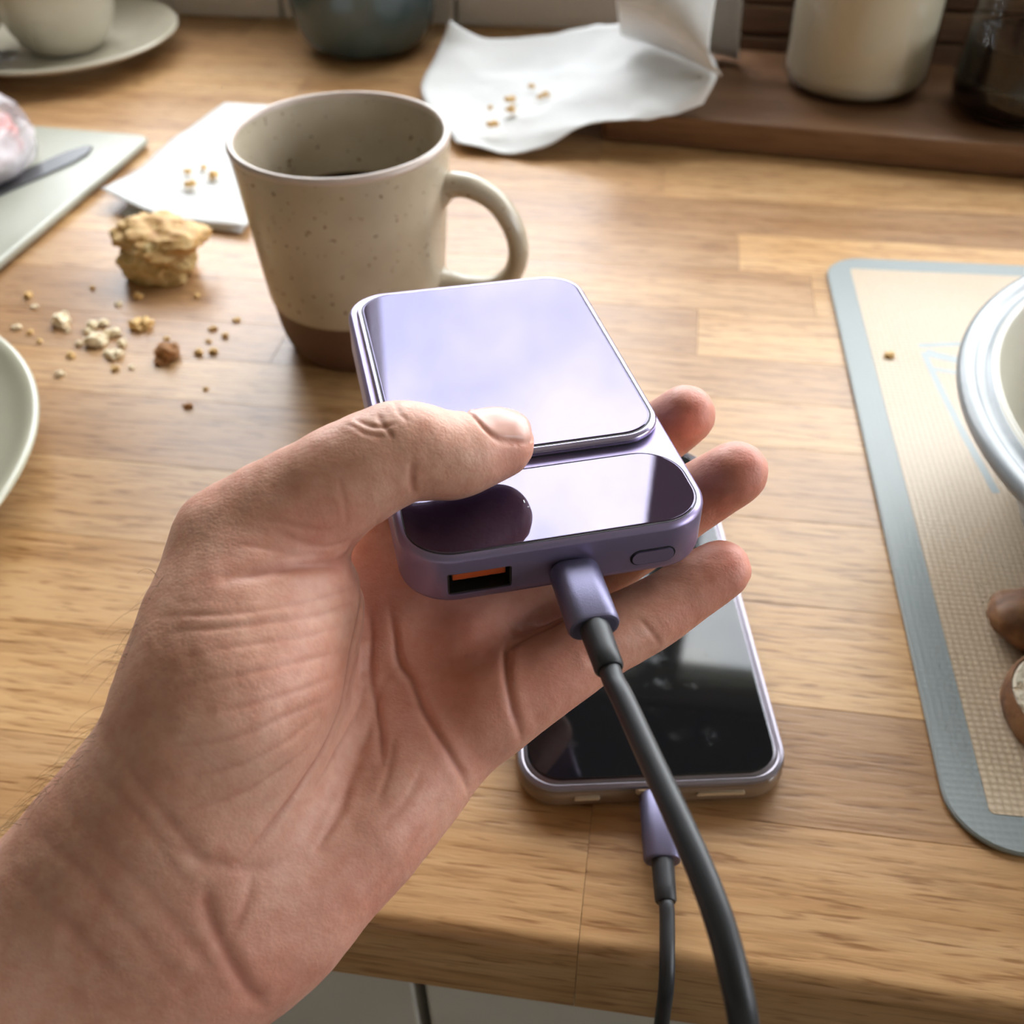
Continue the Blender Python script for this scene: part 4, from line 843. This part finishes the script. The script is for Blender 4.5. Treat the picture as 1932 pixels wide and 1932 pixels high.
def catmull_clark(V, Q):
    nV = len(V); e = np.sort(edges_of(Q), 1); key = e[:, 0] * nV + e[:, 1]
    uk, inv_ = np.unique(key, return_inverse=True); ue = np.stack([uk // nV, uk % nV], 1)
    nF = len(Q); fp = V[Q].mean(1); ei = inv_.reshape(4, nF).T
    es = np.zeros((len(ue), 3)); fa = np.tile(np.arange(nF), 4)
    for c_ in range(3): es[:, c_] = np.bincount(inv_, fp[fa, c_], len(ue))
    ec = np.bincount(inv_, minlength=len(ue))
    mid = V[ue].mean(1); ep = (V[ue].sum(1) + es) / (2 + ec)[:, None]
    vq = Q.T.reshape(-1); fpA = np.zeros_like(V); emA = np.zeros_like(V); fc = np.bincount(vq, minlength=nV); vc = np.bincount(ue.ravel(), minlength=nV)
    for c_ in range(3):
        fpA[:, c_] = np.bincount(vq, np.tile(fp[:, c_], 4), nV)
        emA[:, c_] = np.bincount(ue.ravel(), np.repeat(mid[:, c_], 2), nV)
    fc = np.maximum(fc, 1)[:, None]; vc = np.maximum(vc, 1)[:, None]
    nv_ = (fpA / fc + 2 * emA / vc + (vc - 3) * V) / vc
    NV = np.vstack([nv_, ep, fp]); eo = nV; fo = nV + len(ue); fidx = fo + np.arange(nF)
    NQ = np.concatenate([np.stack([Q[:, k], eo + ei[:, k], fidx, eo + ei[:, (k + 3) % 4]], 1) for k in range(4)])
    return NV, NQ
V, Q = catmull_clark(V, Q)
V, Q = catmull_clark(V, Q)
def normals(V, Q):
    fn = np.cross(V[Q[:, 2]] - V[Q[:, 0]], V[Q[:, 3]] - V[Q[:, 1]]); N = np.zeros_like(V); vq = Q.T.reshape(-1)
    for c_ in range(3): N[:, c_] = np.bincount(vq, np.tile(fn[:, c_], 4), len(V))
    return N / np.maximum(np.linalg.norm(N, axis=1), 1e-12)[:, None]
N = normals(V, Q)
disp = np.zeros(len(V)); line = np.zeros(len(V))
for pts, dp, wd in CREASES:
    cp_ = np.array([tuple(p) for p in catmull([Vector(p) for p in pts], 14)])
    L_c = np.concatenate([[0], np.cumsum(np.linalg.norm(np.diff(cp_, axis=0), axis=1))]); L_c /= L_c[-1]
    near = np.where(((V > cp_.min(0) - 0.008) & (V < cp_.max(0) + 0.008)).all(1))[0]
    if len(near) == 0: continue
    best = np.full(len(near), 9.0); tt = np.zeros(len(near))
    for a, b, ta in zip(cp_, cp_[1:], L_c):
        ab = b - a; u = np.clip(((V[near] - a) @ ab) / (ab @ ab + 1e-15), 0, 1)
        d = np.linalg.norm(V[near] - a - u[:, None] * ab, axis=1); m = d < best; best[m] = d[m]; tt[m] = ta
    fade = np.clip(np.minimum(tt, 1 - tt) * 5 + 0.25, 0, 1)
    g_ = np.exp(-(best / wd) ** 2) * fade
    disp[near] += -dp * g_ + 0.12 * dp * np.exp(-((best - 2.4 * wd) / (1.3 * wd)) ** 2) * fade
    line[near] = np.maximum(line[near], np.exp(-(best / (wd * 0.7)) ** 2) * fade * min(1.0, dp / 0.0005))
# large soft flesh relief and fine wrinkles
disp += 0.00035 * vnoise(V * 95, 3) + 0.00012 * vnoise(V * np.array([300, 300, 300]), 4)
# thumb nail
NC = np.array((-0.028864, 0.17138, 0.14548)); NA = np.array((0.77393, 0.62347, -0.11101)); NN = np.array((0.0701, 0.40225, 0.91284))
NA = NA - NN * (NA @ NN); NA /= np.linalg.norm(NA); NB = np.cross(NN, NA)
rel = V - NC; u_ = rel @ NA / 0.0066; w_n = rel @ NB / 0.0058; h_ = rel @ NN
se = (np.abs(u_) ** 3.2 + np.abs(w_n) ** 3.2) ** (1 / 3.2); okn = (np.abs(h_) < 0.006)
nail = np.where(okn, np.clip((1.0 - se) / 0.06, 0, 1), 0)
disp += np.where(okn, -0.00045 * np.exp(-((se - 1.03) / 0.07) ** 2), 0) + nail * 0.00012
disp += np.where(okn, nail * 0.0004 * np.clip((u_ - 0.6) / 0.3, 0, 1), 0)
V = V + N * disp[:, None]
# colour: ruddy fingertips and creases
tint = np.zeros(len(V))
for c_, r_, a_ in [((0.013579, 0.21344, 0.11917), 0.016, 0.75), ((0.025703, 0.18748, 0.12277), 0.018, 0.8), ((0.023702, 0.16979, 0.10892), 0.018, 0.7), ((-0.024148, 0.16489, 0.1403), 0.012, 0.4), ((0.013395, 0.21175, 0.10849), 0.014, 0.5), ((0.021089, 0.185, 0.11122), 0.016, 0.5), ((0.015003, 0.15984, 0.10241), 0.018, 0.4), ((-0.060997, 0.13965, 0.135), 0.014, 0.45), ((-0.058046, 0.14035, 0.12572), 0.012, 0.35), ((-0.031614, 0.13413, 0.098168), 0.03, 0.55), ((-0.033881, 0.1475, 0.10161), 0.03, 0.6), ((-0.012906, 0.14105, 0.10003), 0.03, 0.5), ((-0.044802, 0.094181, 0.078108), 0.03, 0.35), ((-0.062628, 0.075234, 0.079071), 0.025, 0.4), ((-0.055251, 0.11759, 0.11513), 0.018, 0.2), ((-0.020714, 0.15608, 0.097576), 0.02, 0.6), ((-0.051111, 0.15232, 0.10434), 0.02, 0.4)]:
    tint = np.maximum(tint, a_ * np.clip(1 - np.linalg.norm(V - np.array(c_), axis=1) / r_, 0, 1))
me = bpy.data.meshes.new('hand')
me.vertices.add(len(V)); me.vertices.foreach_set('co', V.astype(np.float32).ravel())
me.loops.add(len(Q) * 4); me.loops.foreach_set('vertex_index', Q.astype(np.int32).ravel())
me.polygons.add(len(Q)); me.polygons.foreach_set('loop_start', np.arange(0, len(Q) * 4, 4, dtype=np.int32))
me.polygons.foreach_set('use_smooth', np.ones(len(Q), bool))
me.update(calc_edges=True)
for nm, arr in (('tint', tint), ('nail', nail), ('line', line)):
    at_ = me.attributes.new(nm, 'FLOAT', 'POINT'); at_.data.foreach_set('value', arr.astype(np.float32))
M['skin'] = mat('skin', (0.56, 0.31, 0.22), 0.45, 0.0, Subsurface_Weight=0.18, Subsurface_Scale=0.004)
sk = NT(M['skin']); sk.b.inputs['Subsurface Radius'].default_value = (1.0, 0.45, 0.25)
v_ = sk.coord('Object')
def attr(nm):
    a_ = sk.n('ShaderNodeAttribute'); a_.attribute_name = nm; return a_.outputs['Fac']
m1 = sk.noise(v_, 75, 4, 0.6); m2 = sk.noise(v_, 330, 3, 0.6)
c0 = sk.ramp(m1, [(0.30, (0.59, 0.265, 0.185)), (0.50, (0.65, 0.335, 0.24)), (0.70, (0.69, 0.395, 0.295))])
c0 = sk.mix(0.35, c0, sk.ramp(m2, [(0.3, (0.54, 0.225, 0.15)), (0.7, (0.72, 0.43, 0.32))]))
c0 = sk.mix(attr('tint'), c0, (0.63, 0.185, 0.135))
c0 = sk.mix(sk.math('MULTIPLY', attr('line'), 0.6), c0, (0.36, 0.12, 0.08))
c0 = sk.mix(attr('nail'), c0, (0.68, 0.38, 0.31))
sk.color(c0)
vw = sk.n('ShaderNodeTexVoronoi'); vw.inputs['Scale'].default_value = 900; vw.feature = 'DISTANCE_TO_EDGE'
wv = sk.coord('Object', (1, 1, 1)); sk.l(wv, vw.inputs['Vector'])
fine = sk.noise(sk.coord('Object', (520, 900, 520), (0.3, 0.2, 0.8)), 1.0, 3, 0.6)
hgt = sk.math('ADD', sk.math('MULTIPLY', vw.outputs['Distance'], 0.5), fine)
bmp = sk.n('ShaderNodeBump'); bmp.inputs['Distance'].default_value = 0.0002
sk.l(hgt, bmp.inputs['Height']); sk.l(sk.math('SUBTRACT', 0.5, sk.math('MULTIPLY', attr('nail'), 0.45)), bmp.inputs['Strength']); sk.normal(bmp.outputs['Normal'])
sk.l(sk.math('SUBTRACT', 0.52, sk.math('MULTIPLY', attr('nail'), 0.18)), sk.b.inputs['Roughness'])
me.materials.append(M['skin'])
hand = tag(link(bpy.data.objects.new('hand', me)), 'bare left hand and forearm gripping the lavender power bank', 'hand')
# arm hair along the thumb side of the wrist
M['hair'] = mat('hair', (0.10, 0.055, 0.025), 0.45)
cu = bpy.data.curves.new('arm_hair', 'CURVE'); cu.dimensions = '3D'; cu.bevel_depth = 0.00004; cu.bevel_resolution = 0; cu.resolution_u = 3
hr = random.Random(5)
from mathutils.kdtree import KDTree
roots = [(-0.11589, 0.090816, 0.093657), (-0.10897, 0.093574, 0.10034), (-0.10427, 0.095698, 0.10451), (-0.10008, 0.098902, 0.10898), (-0.097748, 0.10313, 0.1126), (-0.092956, 0.11401, 0.12398), (-0.09147, 0.12093, 0.12788), (-0.090101, 0.12948, 0.1311)]
sel = np.where(((V > np.array(roots).min(0) - 0.01) & (V < np.array(roots).max(0) + 0.01)).all(1))[0]
kd = KDTree(len(sel))
for i, k in enumerate(sel): kd.insert(V[k], i)
kd.balance()
for i in range(70):
    t = hr.random() ** 1.2 * (len(roots) - 1); k = min(int(t), len(roots) - 2); a = Vector(roots[k]).lerp(Vector(roots[k + 1]), t - k)
    a += Vector((hr.gauss(0, 0.0015), hr.gauss(0, 0.0015), hr.gauss(0, 0.0015)))
    co, j, _ = kd.find(a); nrm = Vector(N[sel[j]]); ax_ = (Vector(roots[0]) - Vector(roots[-1])).normalized()
    ln = hr.uniform(0.003, 0.0085); dirv = (nrm * hr.uniform(0.5, 1.0) + ax_ * hr.uniform(-0.1, 0.8) + Vector((hr.gauss(0, .25), hr.gauss(0, .25), hr.gauss(0, .25)))).normalized()
    spl = cu.splines.new('POLY'); spl.points.add(6)
    for q_ in range(7):
        s_ = q_ / 6; p = co + dirv * ln * s_ + ax_ * ln * 0.7 * s_ * s_ - nrm * ln * 0.35 * s_ * s_
        spl.points[q_].co = (*p, 1); spl.points[q_].radius = 1 - 0.7 * s_
ho = link(bpy.data.objects.new('arm_hair', cu), hand); cu.materials.append(M['hair']); ho['kind'] = 'stuff'
